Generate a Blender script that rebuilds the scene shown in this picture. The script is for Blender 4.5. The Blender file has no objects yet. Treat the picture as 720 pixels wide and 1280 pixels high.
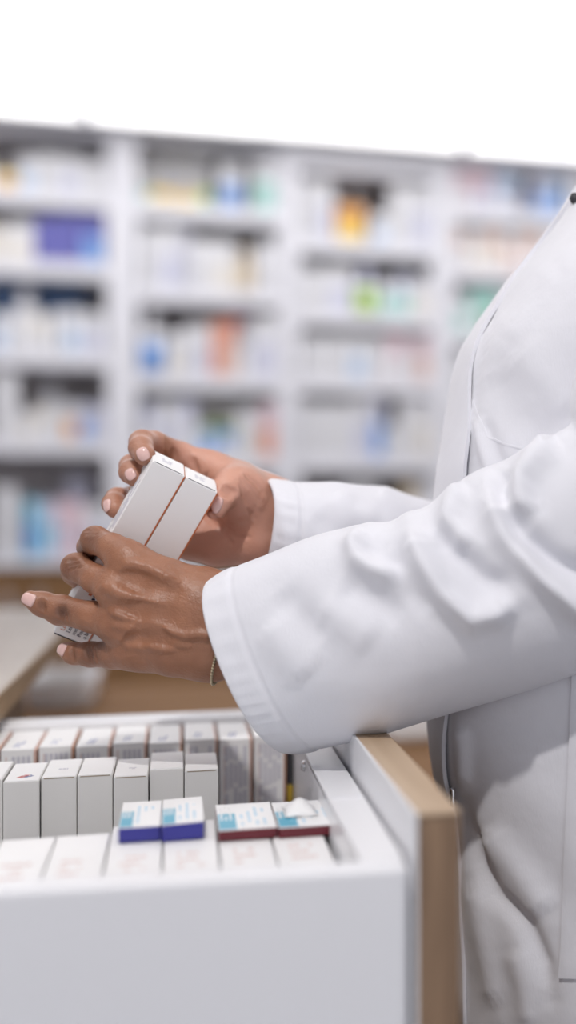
import bpy, bmesh, math, random
import numpy as np
from mathutils import Vector, Matrix
from mathutils.bvhtree import BVHTree

random.seed(7)
SC = bpy.context.scene
COL = SC.collection

# ------------------------------------------------------------------ camera frame
F = 1800.0; CX = 820.0; CY = 640.0; ZC = 1.15
PSI = math.atan(595 / F)
CP, SP = math.cos(PSI), math.sin(PSI)

def W(r, d, z):                       # camera-aligned (right, depth, height) -> world
    return Vector((r * CP + d * SP, -r * SP + d * CP, z))
def Q(px, py, d):                     # a sight line at a depth -> camera-aligned point
    return ((px - CX) / F * d, d, ZC + (CY - py) / F * d)
def P(px, py, d):
    return W(*Q(px, py, d))
def atZ(px, py, z):
    return P(px, py, (ZC - z) * F / (py - CY))
def atY(px, py, Y):
    return P(px, py, Y / (CP - (px - CX) / F * SP))
def projr(q):                         # camera-aligned points (n,3) -> pixels (n,2)
    q = np.asarray(q)
    return np.stack([CX + F * q[:, 0] / q[:, 1], CY - F * (q[:, 2] - ZC) / q[:, 1]], 1)
def RW(q):                            # camera-aligned array -> world array
    q = np.asarray(q, float)
    return np.stack([q[:, 0] * CP + q[:, 1] * SP, -q[:, 0] * SP + q[:, 1] * CP, q[:, 2]], 1)

# ------------------------------------------------------------------ materials
def mat(name, col, rough=.5, spec=.5, metal=0, noise=None, bump=None, emit=None, coat=0, sss=0, sheen=0):
    m = bpy.data.materials.new(name); m.use_nodes = True
    nt = m.node_tree; b = nt.nodes['Principled BSDF']
    c = (col[0], col[1], col[2], 1)
    b.inputs['Base Color'].default_value = c
    b.inputs['Roughness'].default_value = rough
    b.inputs['Specular IOR Level'].default_value = spec
    b.inputs['Metallic'].default_value = metal
    if coat: b.inputs['Coat Weight'].default_value = coat
    if sheen: b.inputs['Sheen Weight'].default_value = sheen
    if sss:
        b.inputs['Subsurface Weight'].default_value = sss
        b.inputs['Subsurface Radius'].default_value = (1, .35, .2)
        b.inputs['Subsurface Scale'].default_value = .004
    tc = None
    if noise or bump: tc = nt.nodes.new('ShaderNodeTexCoord')
    if noise:
        sc, amt = noise
        n = nt.nodes.new('ShaderNodeTexNoise'); n.inputs['Scale'].default_value = sc; n.inputs['Detail'].default_value = 5
        nt.links.new(tc.outputs['Object'], n.inputs['Vector'])
        mx = nt.nodes.new('ShaderNodeMix'); mx.data_type = 'RGBA'
        mx.inputs['A'].default_value = tuple(max(0, v * (1 - amt)) for v in col) + (1,)
        mx.inputs['B'].default_value = tuple(min(1, v * (1 + amt)) for v in col) + (1,)
        nt.links.new(n.outputs['Fac'], mx.inputs['Factor'])
        nt.links.new(mx.outputs['Result'], b.inputs['Base Color'])
    if bump:
        sc, st, dist = bump
        n = nt.nodes.new('ShaderNodeTexNoise'); n.inputs['Scale'].default_value = sc; n.inputs['Detail'].default_value = 3
        nt.links.new(tc.outputs['Object'], n.inputs['Vector'])
        bp = nt.nodes.new('ShaderNodeBump'); bp.inputs['Strength'].default_value = st; bp.inputs['Distance'].default_value = dist
        nt.links.new(n.outputs['Fac'], bp.inputs['Height']); nt.links.new(bp.outputs['Normal'], b.inputs['Normal'])
    if emit:
        b.inputs['Emission Color'].default_value = emit[0] + (1,)
        b.inputs['Emission Strength'].default_value = emit[1]
    return m

def wood(name, dark, light, axis='Z', scale=7, rough=.45):
    m = bpy.data.materials.new(name); m.use_nodes = True
    nt = m.node_tree; b = nt.nodes['Principled BSDF']; b.inputs['Roughness'].default_value = rough
    tc = nt.nodes.new('ShaderNodeTexCoord'); mp = nt.nodes.new('ShaderNodeMapping')
    s = {'X': (.6, 6, 6), 'Y': (6, .6, 6), 'Z': (6, 6, .6)}[axis]
    mp.inputs['Scale'].default_value = s
    nt.links.new(tc.outputs['Object'], mp.inputs['Vector'])
    n = nt.nodes.new('ShaderNodeTexNoise'); n.inputs['Scale'].default_value = scale; n.inputs['Detail'].default_value = 7; n.inputs['Distortion'].default_value = .6
    nt.links.new(mp.outputs['Vector'], n.inputs['Vector'])
    cr = nt.nodes.new('ShaderNodeValToRGB')
    cr.color_ramp.elements[0].position = .35; cr.color_ramp.elements[0].color = dark + (1,)
    cr.color_ramp.elements[1].position = .68; cr.color_ramp.elements[1].color = light + (1,)
    nt.links.new(n.outputs['Fac'], cr.inputs['Fac']); nt.links.new(cr.outputs['Color'], b.inputs['Base Color'])
    return m

M = {}
M['wall'] = mat('wall_paint', (.80, .80, .82), .7, .3, noise=(3, .03))
M['ceil'] = mat('ceiling_paint', (.88, .88, .89), .8, .3, noise=(3, .02))
M['floor'] = mat('vinyl_floor', (.50, .50, .53), .4, noise=(5, .1))
M['white'] = mat('white_laminate', (.80, .80, .825), .38, .5, noise=(8, .015))
M['shelf'] = mat('white_shelf_board', (.72, .72, .765), .45, noise=(8, .02))
M['back'] = mat('taupe_back_board', (.42, .39, .385), .7, .2, noise=(6, .06))
M['metal'] = mat('white_lacquered_metal', (.84, .84, .86), .28, .5, noise=(8, .015))
M['chrome'] = mat('chrome', (.75, .75, .77), .18, .5, 1, noise=(30, .05))
M['oak'] = wood('oak_edge', (.15, .088, .05), (.33, .21, .125), 'Z', 9)
M['oaktop'] = wood('oak_top_edge', (.46, .33, .215), (.56, .42, .29), 'Y', 6)
M['desk'] = wood('desk_oak', (.20, .105, .048), (.27, .150, .072), 'X', 5, .75)
M['desk'].node_tree.nodes['Principled BSDF'].inputs['Specular IOR Level'].default_value = .12
M['ctop'] = wood('greyed_oak_worktop', (.42, .36, .31), (.55, .49, .43), 'Y', 5, .3)
M['cedge'] = wood('worktop_oak_edge', (.27, .18, .10), (.42, .30, .18), 'Y', 5, .4)
M['darkwood'] = wood('shade_darkened_oak', (.09, .055, .03), (.15, .095, .055), 'Z', 7, .5)  # oak darkened, puts the shade on the worktop legs into the colour
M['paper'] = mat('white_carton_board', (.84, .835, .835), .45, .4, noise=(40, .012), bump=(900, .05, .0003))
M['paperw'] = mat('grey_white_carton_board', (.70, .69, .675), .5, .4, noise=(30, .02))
M['slit'] = mat('painted_slit_shade', (.02, .015, .03), .8, .1, noise=(50, .1))  # near-black strip colour, stands in for shade in the flap gaps
M['orange'] = mat('orange_carton_side', (.50, .14, .045), .5, noise=(60, .1))
M['stripe'] = mat('salmon_stripe', (.68, .45, .37), .5, noise=(60, .08))
M['stripe2'] = mat('brown_stripe', (.52, .29, .20), .5, noise=(60, .08))
M['ink'] = mat('dark_ink', (.03, .03, .06), .6, .2, noise=(60, .1))
M['inkblue'] = mat('blue_ink', (.14, .17, .36), .6, .2, noise=(60, .1))
M['inkred'] = mat('red_ink', (.60, .12, .10), .6, .2, noise=(60, .1))
M['inkgrey'] = mat('grey_ink', (.60, .59, .65), .6, .2, noise=(60, .06))
M['inkorange'] = mat('orange_ink', (.62, .22, .10), .6, .2, noise=(60, .1))
M['lightprint'] = mat('pale_pink_print', (.72, .60, .58), .6, .2, noise=(60, .06))
M['navy'] = mat('royal_blue_card', (.035, .035, .27), .4, noise=(30, .1))
M['maroon'] = mat('maroon_card', (.13, .012, .022), .4, noise=(30, .1))
M['teal'] = mat('teal_print', (.08, .38, .53), .4, noise=(30, .1))
M['paleblue'] = mat('pale_blue_print', (.50, .66, .78), .4, noise=(30, .05))
M['gold'] = mat('gold_foil', (.62, .42, .05), .3, .5, .4, noise=(60, .1))
M['black'] = mat('black_card', (.03, .03, .035), .5, noise=(60, .1))
M['lamp'] = mat('added_panel_glow', (.9, .9, .9), .6, .2, noise=(4, .01), emit=((1.0, .985, .985), 2.3))  # glow of the added panels, whitens the view above the shelving
M['lamp2'] = mat('added_panel_glow_desk', (.9, .9, .9), .6, .2, noise=(4, .01), emit=((1.0, .985, .985), 1.75))  # weaker glow for the added panels over the desks
M['spot'] = mat('spot_lens', (.9, .9, .9), .3, .5, noise=(4, .01), emit=((1.0, .97, .94), 6))
M['nail'] = mat('nail', (.72, .47, .43), .2, .5, coat=.4, noise=(200, .05))
M['hair'] = mat('black_hair', (.012, .009, .008), .45, .5, bump=(180, .6, .003))
M['eye'] = mat('eye_white', (.75, .72, .70), .2, noise=(100, .03))
M['iris'] = mat('dark_iris', (.03, .015, .01), .15, noise=(100, .1))
M['lip'] = mat('lip', (.30, .10, .09), .4, noise=(100, .1))
M['trouser'] = mat('white_trousers', (.70, .70, .72), .8, .2, noise=(20, .03))
M['shoe'] = mat('white_shoe', (.75, .75, .75), .4, noise=(20, .03))
M['bead'] = mat('pale_gold_beads', (.55, .45, .30), .35, .5, .3, noise=(200, .2))
M['plastic'] = mat('white_plastic', (.88, .88, .89), .3, noise=(10, .02))

def fabric(name, col):
    m = bpy.data.materials.new(name); m.use_nodes = True
    nt = m.node_tree; b = nt.nodes['Principled BSDF']
    b.inputs['Roughness'].default_value = .85; b.inputs['Specular IOR Level'].default_value = .2
    b.inputs['Sheen Weight'].default_value = .25; b.inputs['Sheen Roughness'].default_value = .5
    tc = nt.nodes.new('ShaderNodeTexCoord')
    n = nt.nodes.new('ShaderNodeTexNoise'); n.inputs['Scale'].default_value = 60; n.inputs['Detail'].default_value = 4
    nt.links.new(tc.outputs['Object'], n.inputs['Vector'])
    mx = nt.nodes.new('ShaderNodeMix'); mx.data_type = 'RGBA'
    mx.inputs['A'].default_value = tuple(v * .975 for v in col) + (1,); mx.inputs['B'].default_value = tuple(min(1, v * 1.02) for v in col) + (1,)
    nt.links.new(n.outputs['Fac'], mx.inputs['Factor']); nt.links.new(mx.outputs['Result'], b.inputs['Base Color'])
    # woven threads
    w1 = nt.nodes.new('ShaderNodeTexNoise'); w1.inputs['Scale'].default_value = 900; w1.inputs['Detail'].default_value = 1
    mp = nt.nodes.new('ShaderNodeMapping'); mp.inputs['Scale'].default_value = (1, 1, .25)
    nt.links.new(tc.outputs['Object'], mp.inputs['Vector']); nt.links.new(mp.outputs['Vector'], w1.inputs['Vector'])
    w2 = nt.nodes.new('ShaderNodeTexNoise'); w2.inputs['Scale'].default_value = 35; w2.inputs['Detail'].default_value = 2
    nt.links.new(tc.outputs['Object'], w2.inputs['Vector'])
    b1 = nt.nodes.new('ShaderNodeBump'); b1.inputs['Strength'].default_value = .22; b1.inputs['Distance'].default_value = .0006
    b2 = nt.nodes.new('ShaderNodeBump'); b2.inputs['Strength'].default_value = .35; b2.inputs['Distance'].default_value = .003
    nt.links.new(w1.outputs['Fac'], b1.inputs['Height']); nt.links.new(w2.outputs['Fac'], b2.inputs['Height'])
    nt.links.new(b2.outputs['Normal'], b1.inputs['Normal']); nt.links.new(b1.outputs['Normal'], b.inputs['Normal'])
    return m
M['coat'] = fabric('white_coat_cotton', (.745, .745, .79))

def skin_mat():
    m = bpy.data.materials.new('brown_skin'); m.use_nodes = True
    nt = m.node_tree; b = nt.nodes['Principled BSDF']
    b.inputs['Roughness'].default_value = .42; b.inputs['Specular IOR Level'].default_value = .55
    b.inputs['Subsurface Weight'].default_value = .12; b.inputs['Subsurface Radius'].default_value = (1, .35, .2); b.inputs['Subsurface Scale'].default_value = .004
    tc = nt.nodes.new('ShaderNodeTexCoord')
    n = nt.nodes.new('ShaderNodeTexNoise'); n.inputs['Scale'].default_value = 70; n.inputs['Detail'].default_value = 5
    nt.links.new(tc.outputs['Object'], n.inputs['Vector'])
    mx = nt.nodes.new('ShaderNodeMix'); mx.data_type = 'RGBA'
    mx.inputs['A'].default_value = (.235, .095, .048, 1); mx.inputs['B'].default_value = (.39, .178, .100, 1)
    nt.links.new(n.outputs['Fac'], mx.inputs['Factor'])
    pa = nt.nodes.new('ShaderNodeAttribute'); pa.attribute_name = 'palm'
    m2 = nt.nodes.new('ShaderNodeMix'); m2.data_type = 'RGBA'; m2.inputs['B'].default_value = (.60, .31, .225, 1)
    nt.links.new(pa.outputs['Fac'], m2.inputs['Factor']); nt.links.new(mx.outputs['Result'], m2.inputs['A'])
    da = nt.nodes.new('ShaderNodeAttribute'); da.attribute_name = 'pigment'
    m3 = nt.nodes.new('ShaderNodeMix'); m3.data_type = 'RGBA'; m3.inputs['B'].default_value = (.075, .033, .022, 1)
    nt.links.new(da.outputs['Fac'], m3.inputs['Factor']); nt.links.new(m2.outputs['Result'], m3.inputs['A'])
    nt.links.new(m3.outputs['Result'], b.inputs['Base Color'])
    v = nt.nodes.new('ShaderNodeTexVoronoi'); v.inputs['Scale'].default_value = 750; v.feature = 'F1'
    nt.links.new(tc.outputs['Object'], v.inputs['Vector'])
    n2 = nt.nodes.new('ShaderNodeTexNoise'); n2.inputs['Scale'].default_value = 190; n2.inputs['Detail'].default_value = 3; n2.inputs['Distortion'].default_value = 1.5
    nt.links.new(tc.outputs['Object'], n2.inputs['Vector'])
    b1 = nt.nodes.new('ShaderNodeBump'); b1.inputs['Strength'].default_value = .22; b1.inputs['Distance'].default_value = .0007
    b2 = nt.nodes.new('ShaderNodeBump'); b2.inputs['Strength'].default_value = .4; b2.inputs['Distance'].default_value = .0014
    nt.links.new(n2.outputs['Fac'], b2.inputs['Height']); nt.links.new(v.outputs['Distance'], b1.inputs['Height'])
    nt.links.new(b2.outputs['Normal'], b1.inputs['Normal']); nt.links.new(b1.outputs['Normal'], b.inputs['Normal'])
    return m
M['skin'] = skin_mat()

# ------------------------------------------------------------------ object helpers
def tag(o, label=None, cat=None, group=None, kind=None):
    if label: o['label'] = label
    if cat: o['category'] = cat
    if group: o['group'] = group
    if kind: o['kind'] = kind
    return o
def empty(name, loc, label=None, cat=None, group=None):
    o = bpy.data.objects.new(name, None); COL.objects.link(o); o.location = loc; o.empty_display_size = .05
    return tag(o, label, cat, group)
def wloc(o):
    v = Vector((0, 0, 0))
    while o: v = v + o.location; o = o.parent
    return v
def build(name, verts, faces, m, parent=None, smooth=False, bevel=0, world=True, segs=2, subsurf=0):
    me = bpy.data.meshes.new(name)
    off = wloc(parent) if (parent and world) else Vector((0, 0, 0))
    me.from_pydata([(v[0] - off[0], v[1] - off[1], v[2] - off[2]) for v in verts], [], faces)
    me.update()
    o = bpy.data.objects.new(name, me); COL.objects.link(o)
    if isinstance(m, (list, tuple)):
        for x in m: me.materials.append(x)
    else: me.materials.append(m)
    if parent: o.parent = parent
    if smooth: me.polygons.foreach_set('use_smooth', [True] * len(me.polygons))
    if bevel:
        md = o.modifiers.new('bevel', 'BEVEL'); md.width = bevel; md.segments = segs; md.limit_method = 'ANGLE'
    if subsurf:
        md = o.modifiers.new('sub', 'SUBSURF'); md.levels = subsurf; md.render_levels = subsurf
    return o

class MB:
    def __init__(s): s.v = []; s.f = []
    def box(s, a, b):
        i = len(s.v); x0, y0, z0 = a; x1, y1, z1 = b
        s.v += [(x0, y0, z0), (x1, y0, z0), (x1, y1, z0), (x0, y1, z0), (x0, y0, z1), (x1, y0, z1), (x1, y1, z1), (x0, y1, z1)]
        s.f += [tuple(i + k for k in q) for q in ((3, 2, 1, 0), (4, 5, 6, 7), (0, 1, 5, 4), (1, 2, 6, 5), (2, 3, 7, 6), (3, 0, 4, 7))]
        return s
    def obox(s, o, ex, ey, ez):           # oriented box from a corner and three edge vectors
        i = len(s.v); o = Vector(o); ex, ey, ez = Vector(ex), Vector(ey), Vector(ez)
        s.v += [tuple(p) for p in (o, o + ex, o + ex + ey, o + ey, o + ez, o + ex + ez, o + ex + ey + ez, o + ey + ez)]
        q = ((3, 2, 1, 0), (4, 5, 6, 7), (0, 1, 5, 4), (1, 2, 6, 5), (2, 3, 7, 6), (3, 0, 4, 7))
        if ex.cross(ey).dot(ez) < 0: q = tuple(t[::-1] for t in q)
        s.f += [tuple(i + k for k in t) for t in q]
        return s
    def lathe(s, prof, c=(0, 0, 0), n=24):
        i = len(s.v); m = len(prof)
        for k in range(n):
            a = 2 * math.pi * k / n
            for r, z in prof: s.v.append((c[0] + r * math.cos(a), c[1] + r * math.sin(a), c[2] + z))
        for k in range(n):
            for j in range(m - 1):
                a = i + k * m + j; b = i + ((k + 1) % n) * m + j
                s.f.append((a, b, b + 1, a + 1))
        s.f.append(tuple(i + k * m for k in range(n))[::-1]); s.f.append(tuple(i + k * m + m - 1 for k in range(n)))
        return s
    def prism(s, poly, z0, z1):
        i = len(s.v); n = len(poly)
        s.v += [(x, y, z0) for x, y in poly] + [(x, y, z1) for x, y in poly]
        s.f += [tuple(range(i + n - 1, i - 1, -1)), tuple(range(i + n, i + 2 * n))]
        s.f += [(i + k, i + (k + 1) % n, i + n + (k + 1) % n, i + n + k) for k in range(n)]
        return s
    def build(s, name, m, parent=None, **k): return build(name, s.v, s.f, m, parent, **k)

def struct(name, mb, m, **k):
    return tag(mb.build(name, m, **k), kind='structure')
# ------------------------------------------------------------------ camera, render look
cam = bpy.data.cameras.new('camera'); co = bpy.data.objects.new('camera', cam); COL.objects.link(co)
co.location = (0, 0, ZC); co.rotation_euler = (math.pi / 2, 0, -PSI)
cam.sensor_fit = 'VERTICAL'; cam.sensor_height = 24; cam.sensor_width = 13.5
cam.lens = 24 * F / 1280
cam.shift_x = (360 - CX) / 1280; cam.shift_y = 0
cam.clip_start = .02
cam.dof.use_dof = True; cam.dof.focus_distance = 1.105
cam.dof.aperture_fstop = cam.lens / 29.0
SC.camera = co
SC.view_settings.view_transform = 'Standard'; SC.view_settings.look = 'None'
SC.view_settings.gamma = 1; SC.view_settings.use_curve_mapping = False
SC.view_settings.exposure = 0.0
SC.cycles.use_denoising = True
SC.cycles.max_bounces = 8; SC.cycles.diffuse_bounces = 5
SC.cycles.caustics_reflective = False; SC.cycles.caustics_refractive = False
w = bpy.data.worlds.new('world'); SC.world = w; w.use_nodes = True
w.node_tree.nodes['Background'].inputs['Color'].default_value = (.93, .94, 1, 1)
w.node_tree.nodes['Background'].inputs['Strength'].default_value = .78

# ------------------------------------------------------------------ the room
X0, X1, Y0, Y1, ZT = -2.3, 3.6, -1.6, 6.02, 2.56
struct('floor', MB().box((X0, Y0, -.05), (X1, Y1, 0)), M['floor'])
struct('ceiling', MB().box((X0, Y0, ZT), (X1, Y1, ZT + .05)), M['ceil'])
struct('wall_back', MB().box((X0, Y1, 0), (X1, Y1 + .05, ZT)), M['wall'])
struct('wall_left', MB().box((X0 - .05, Y0, 0), (X0, Y1, ZT)), M['wall'])
struct('wall_right', MB().box((X1, Y0, 0), (X1 + .05, Y1, ZT)), M['wall'])

# added glowing panels, no such lamps seen: white fill before shelving, more over desks
def added_ceiling_glow(x0, x1, y0, y1, label, n, lm='lamp'):
    t = empty('added_glow_panel', ((x0 + x1) / 2, (y0 + y1) / 2, ZT), label, 'ceiling light', 'added luminous ceiling panels')
    f = MB(); e = .012
    f.box((x0, y0, ZT - .02), (x1, y0 + e, ZT)).box((x0, y1 - e, ZT - .02), (x1, y1, ZT))
    f.box((x0, y0 + e, ZT - .02), (x0 + e, y1 - e, ZT)).box((x1 - e, y0 + e, ZT - .02), (x1, y1 - e, ZT))
    f.build('frame', M['ceil'], t)
    MB().box((x0 + e, y0 + e, ZT - .014), (x1 - e, y1 - e, ZT - .004)).build('diffuser', M[lm], t)
added_ceiling_glow(-1.75, -.32, 3.6, 5.5, 'added wide luminous ceiling panel above the left shelving bay', 0)
added_ceiling_glow(-.31, 1.02, 3.6, 5.5, 'added wide luminous ceiling panel above the two middle shelving bays', 1)
added_ceiling_glow(1.03, 2.45, 3.6, 5.5, 'added wide luminous ceiling panel above the right shelving bay', 2)
added_ceiling_glow(-1.3, -.1, .9, 2.1, 'added luminous ceiling panel above the worktop and drawer cabinet', 3, 'lamp2')
added_ceiling_glow(.35, 1.55, .9, 2.1, 'added luminous ceiling panel above the person in the white coat', 4, 'lamp2')

def spotlight(pos, target, power, label):
    t = empty('spotlight', (pos[0], pos[1], ZT), label, 'spotlight', 'round ceiling spotlights')
    MB().lathe([(.03, 0), (.062, 0), (.062, -.012), (.05, -.016), (.045, -.004), (.03, -.003)], (pos[0], pos[1], ZT), 32).build('trim_ring', M['chrome'], t, smooth=True)
    MB().lathe([(.001, -.003), (.043, -.003), (.043, -.0035), (.001, -.0045)], (pos[0], pos[1], ZT), 32).build('lens', M['spot'], t)
    l = bpy.data.lights.new('spot_lamp', 'SPOT'); l.energy = power; l.shadow_soft_size = .03; l.spot_size = math.radians(70); l.spot_blend = .6; l.color = (1, .965, .94)
    o = bpy.data.objects.new('spot_lamp', l); COL.objects.link(o)
    o.location = (pos[0], pos[1], ZT - .05)
    o.rotation_euler = (Vector(target) - o.location).to_track_quat('-Z', 'Y').to_euler()
    o.parent = t; o.matrix_parent_inverse = Matrix.Translation(-t.location)
    return o
sp1 = W(-.30, .05, 0); spotlight((sp1.x, sp1.y), W(-.12, 1.2, .98), 68, 'round ceiling spotlight in front of the drawer cabinet')

# ------------------------------------------------------------------ shelving bays along the back wall
YF = 5.6; YB = 5.93
BAYS = [('leftmost shelving bay', -.86, -.20, (.05, .054), [2.248, 1.995, 1.673, 1.357]),
        ('second shelving bay from the left', -.20, .39, (.053, .041), [2.228, 1.919, 1.601, 1.299]),
        ('third shelving bay from the left', .39, .975, (.041, .043), [2.447, 2.133, 1.86, 1.605, 1.304]),
        ('rightmost shelving bay', .975, 1.55, (.042, .06), [2.505, 2.287, 2.06, 1.80, 1.55, 1.30])]
ZBASE = .986
SHELF = []
for bi, (nm, xa, xb, (sl, sr), zs) in enumerate(BAYS):
    t = empty('shelving_unit', ((xa + xb) / 2, YF + .15, 0), 'tall white wall ' + nm + ' full of medicine packs', 'shelving', 'white shelving bays')
    e = .001
    MB().box((xa + e, YF, ZBASE), (xa + sl, YB, 2.545)).build('side_panel', M['shelf'], t, bevel=.002)
    MB().box((xb - sr, YF, ZBASE), (xb - e, YB, 2.545)).build('side_panel', M['shelf'], t, bevel=.002)
    MB().box((xa + sl, YB - .012, ZBASE), (xb - sr, YB, 2.545)).build('back_panel', M['back'], t)
    MB().box((xa + sl, YF + .004, 2.515), (xb - sr, YB - .012, 2.545)).build('top_panel', M['shelf'], t)
    MB().box((xa + e, YF + .03, 0), (xb - e, YB, ZBASE - .03)).build('base_carcass', M['desk'], t)
    MB().box((xa + e, YF - .02, ZBASE - .03), (xb - e, YB, ZBASE)).build('base_top', M['shelf'], t, bevel=.002)
    mid = (xa + xb) / 2
    for k, (da, db) in enumerate(((xa + .006, mid - .002), (mid + .002, xb - .006))):
        d = MB().box((da, YF + .008, .10), (db, YF + .03, ZBASE - .036)).build('door', M['desk'], t, bevel=.002)
        hx = db - .05 if k == 0 else da + .05
        MB().box((hx - .006, YF - .014, .72), (hx + .006, YF + .008, .735)).box((hx - .006, YF - .014, .85), (hx + .006, YF + .008, .865)).box((hx - .006, YF - .02, .72), (hx + .006, YF - .012, .865)).build('handle', M['chrome'], d)
    row = [2.515]
    for z in zs:
        s = MB().box((xa + sl, YF + .01, z + .008), (xb - sr, YB - .012, z + .035)).build('shelf', M['shelf'], t)
        MB().box((xa + sl, YF - .004, z), (xb - sr, YF + .01, z + .058)).build('price_rail', M['shelf'], s, bevel=.002)
        row.append(z + .035)
    SHELF.append((xa + sl, xb - sr, row[1:] + [ZBASE]))

_mc = {}
def pm(c, rough=.45):
    c = tuple(x * .94 + .045 for x in c)  # pack colours lifted towards white, haze put into the colour
    k = tuple(round(x, 3) for x in c)
    if k not in _mc: _mc[k] = mat('pack_%d' % len(_mc), c, rough, .4, noise=(14, .05))
    return _mc[k]
CW = (.74, .74, .77); CR = (.76, .72, .66); LV = (.60, .61, .74); PB = (.50, .62, .80); BL = (.16, .34, .72); NV = (.06, .15, .34)
PU = (.10, .10, .42); PK = (.74, .54, .60); OR = (.72, .30, .03); CO = (.74, .32, .22); YE = (.82, .58, .10); BG = (.66, .54, .38)
MI = (.36, .66, .60); LI = (.45, .68, .08); TE = (.10, .34, .36); MG = (.50, .16, .36); DK = (.09, .08, .08); SA = (.74, .54, .47); CY_ = (.22, .56, .74); GR = (.40, .40, .43); RO = (.80, .16, .04); BR = (.16, .08, .06); GN = (.10, .36, .20)
NAMES = {CW: 'white', CR: 'cream', LV: 'lavender', PB: 'pale blue', BL: 'blue', NV: 'navy', PU: 'violet-blue', PK: 'pink', OR: 'orange', CO: 'coral', YE: 'yellow', BG: 'beige', MI: 'mint', LI: 'lime green', TE: 'dark teal', MG: 'magenta', DK: 'dark', SA: 'salmon', CY_: 'cyan', GR: 'grey', RO: 'red-orange', BR: 'brown', GN: 'green'}
# (bay, shelf, kind, px left, px right, px top, colour, second colour, set back in m)
PR = []
def row(bay, shelf, items, back=.03):
    for it in items: PR.append((bay, shelf, it[0], it[1], it[2], it[3], it[4], it[5] if len(it) > 5 else None, it[6] if len(it) > 6 else back))
# bay 0
row(0, 0, [('b', -26, -4, 205, CW, LV), ('b', -3, 21, 216, YE, OR), ('b', 22, 46, 196, CW, PB), ('b', 47, 72, 193, CW), ('b', 73, 100, 196, CW, LV), ('b', 101, 131, 203, CW)])
row(0, 1, [('b', -24, 8, 283, CR), ('b', 9, 42, 279, CW, CR), ('b', 43, 71, 271, PU, PU), ('b', 72, 100, 268, PU, PU), ('b', 101, 131, 270, PU, BL)])
row(0, 2, [('b', -14, 46, 353, NV, None, .2), ('b', 47, 104, 354, NV, None, .2), ('t', 14, 48, 356, CW, PB, .06), ('b', -12, 10, 392, CW, PB), ('b', 11, 36, 398, CW), ('b', 37, 60, 394, CR, CW), ('b', 61, 78, 390, CW), ('b', 79, 102, 388, CW, PB), ('b', 103, 131, 392, CW, LV)])
row(0, 3, [('b', -8, 22, 464, CW), ('t', 46, 80, 474, CW, CW, .12), ('b', 23, 40, 515, CW, CR), ('b', 41, 60, 510, CR, CW), ('b', 61, 78, 514, CW), ('b', 79, 97, 505, CW, OR), ('b', 98, 116, 507, LV, BL), ('b', 117, 133, 508, LV)])
row(0, 4, [('b', -4, 22, 609, CW), ('b', 30, 47, 626, CY_, BL), ('b', 48, 66, 626, PB, CY_), ('b', 67, 86, 626, PK, LV), ('b', 82, 112, 596, LV, CW, .16), ('b', 87, 104, 628, PK), ('b', 105, 131, 632, CW, LV)])
# bay 1
row(1, 0, [('b', 174, 200, 200, CW, None, .16), ('b', 201, 232, 198, CW, LV, .16), ('b', 233, 264, 200, CW, None, .16), ('b', 172, 187, 238, MI, CW), ('b', 188, 218, 237, YE, BG), ('b', 219, 249, 237, BG, YE), ('b', 250, 262, 238, LI, MI), ('b', 274, 303, 206, CW, BL), ('b', 316, 346, 199, CW, MI)])
row(1, 1, [('b', 174, 197, 286, CW), ('b', 198, 226, 285, CW, LV), ('b', 227, 236, 288, LV), ('b', 237, 266, 300, CW), ('b', 267, 295, 302, CW, CR), ('t', 296, 318, 309, BG, BG), ('b', 319, 346, 304, CW)])
row(1, 2, [('t', 169, 206, 386, CW, BL), ('b', 207, 224, 417, CW, CR), ('b', 225, 243, 408, CW), ('b', 244, 263, 405, CW, LV), ('b', 264, 279, 402, CO, CO), ('b', 280, 296, 400, CO, SA), ('b', 283, 318, 385, MG, PK, .17), ('b', 297, 314, 406, GR, CW), ('b', 315, 346, 396, CW, LV)])
row(1, 3, [('b', 177, 198, 506, LV, CW), ('b', 199, 222, 501, CW, LV), ('b', 223, 246, 500, LV, CW), ('b', 247, 300, 496, CR, LI, .16), ('b', 247, 269, 538, PB, BL), ('b', 270, 293, 540, BL, CW), ('b', 294, 312, 512, CW), ('b', 313, 324, 508, CW, CR), ('b', 325, 347, 505, PK, CO)])
row(1, 4, [('b', 177, 215, 606, CW), ('b', 216, 260, 610, CW, PB), ('b', 261, 300, 612, CW), ('b', 301, 322, 615, LV), ('b', 323, 346, 612, CW)])
# bay 2
row(2, 0, [('b', 377, 392, 188, CW), ('b', 393, 411, 187, PK, CW), ('b', 412, 445, 192, CW), ('b', 446, 480, 193, CW, LV), ('b', 481, 512, 191, CW), ('b', 513, 524, 192, GN, MI), ('b', 525, 540, 189, OR, RO)])
row(2, 1, [('b', 376, 396, 226, CW), ('b', 397, 418, 226, CW, LV), ('t', 429, 460, 234, CW, CW, .14), ('b', 420, 456, 257, OR, YE), ('b', 463, 486, 268, CW, PB), ('b', 487, 513, 232, CW), ('b', 514, 540, 234, CW, LV)])
row(2, 2, [('b', 376, 408, 336, CW), ('b', 409, 441, 334, CW, LV), ('t', 444, 472, 328, LV, LI), ('b', 473, 494, 352, CW, MI), ('b', 495, 514, 346, LV, MI), ('b', 515, 541, 349, CW, CR)])
row(2, 3, [('b', 377, 405, 421, CW), ('b', 406, 434, 421, CW), ('b', 435, 459, 421, CW, PB), ('b', 460, 483, 424, CW), ('b', 484, 508, 419, PK, CW), ('b', 509, 519, 424, CW), ('b', 520, 541, 420, PK, SA)])
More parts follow.
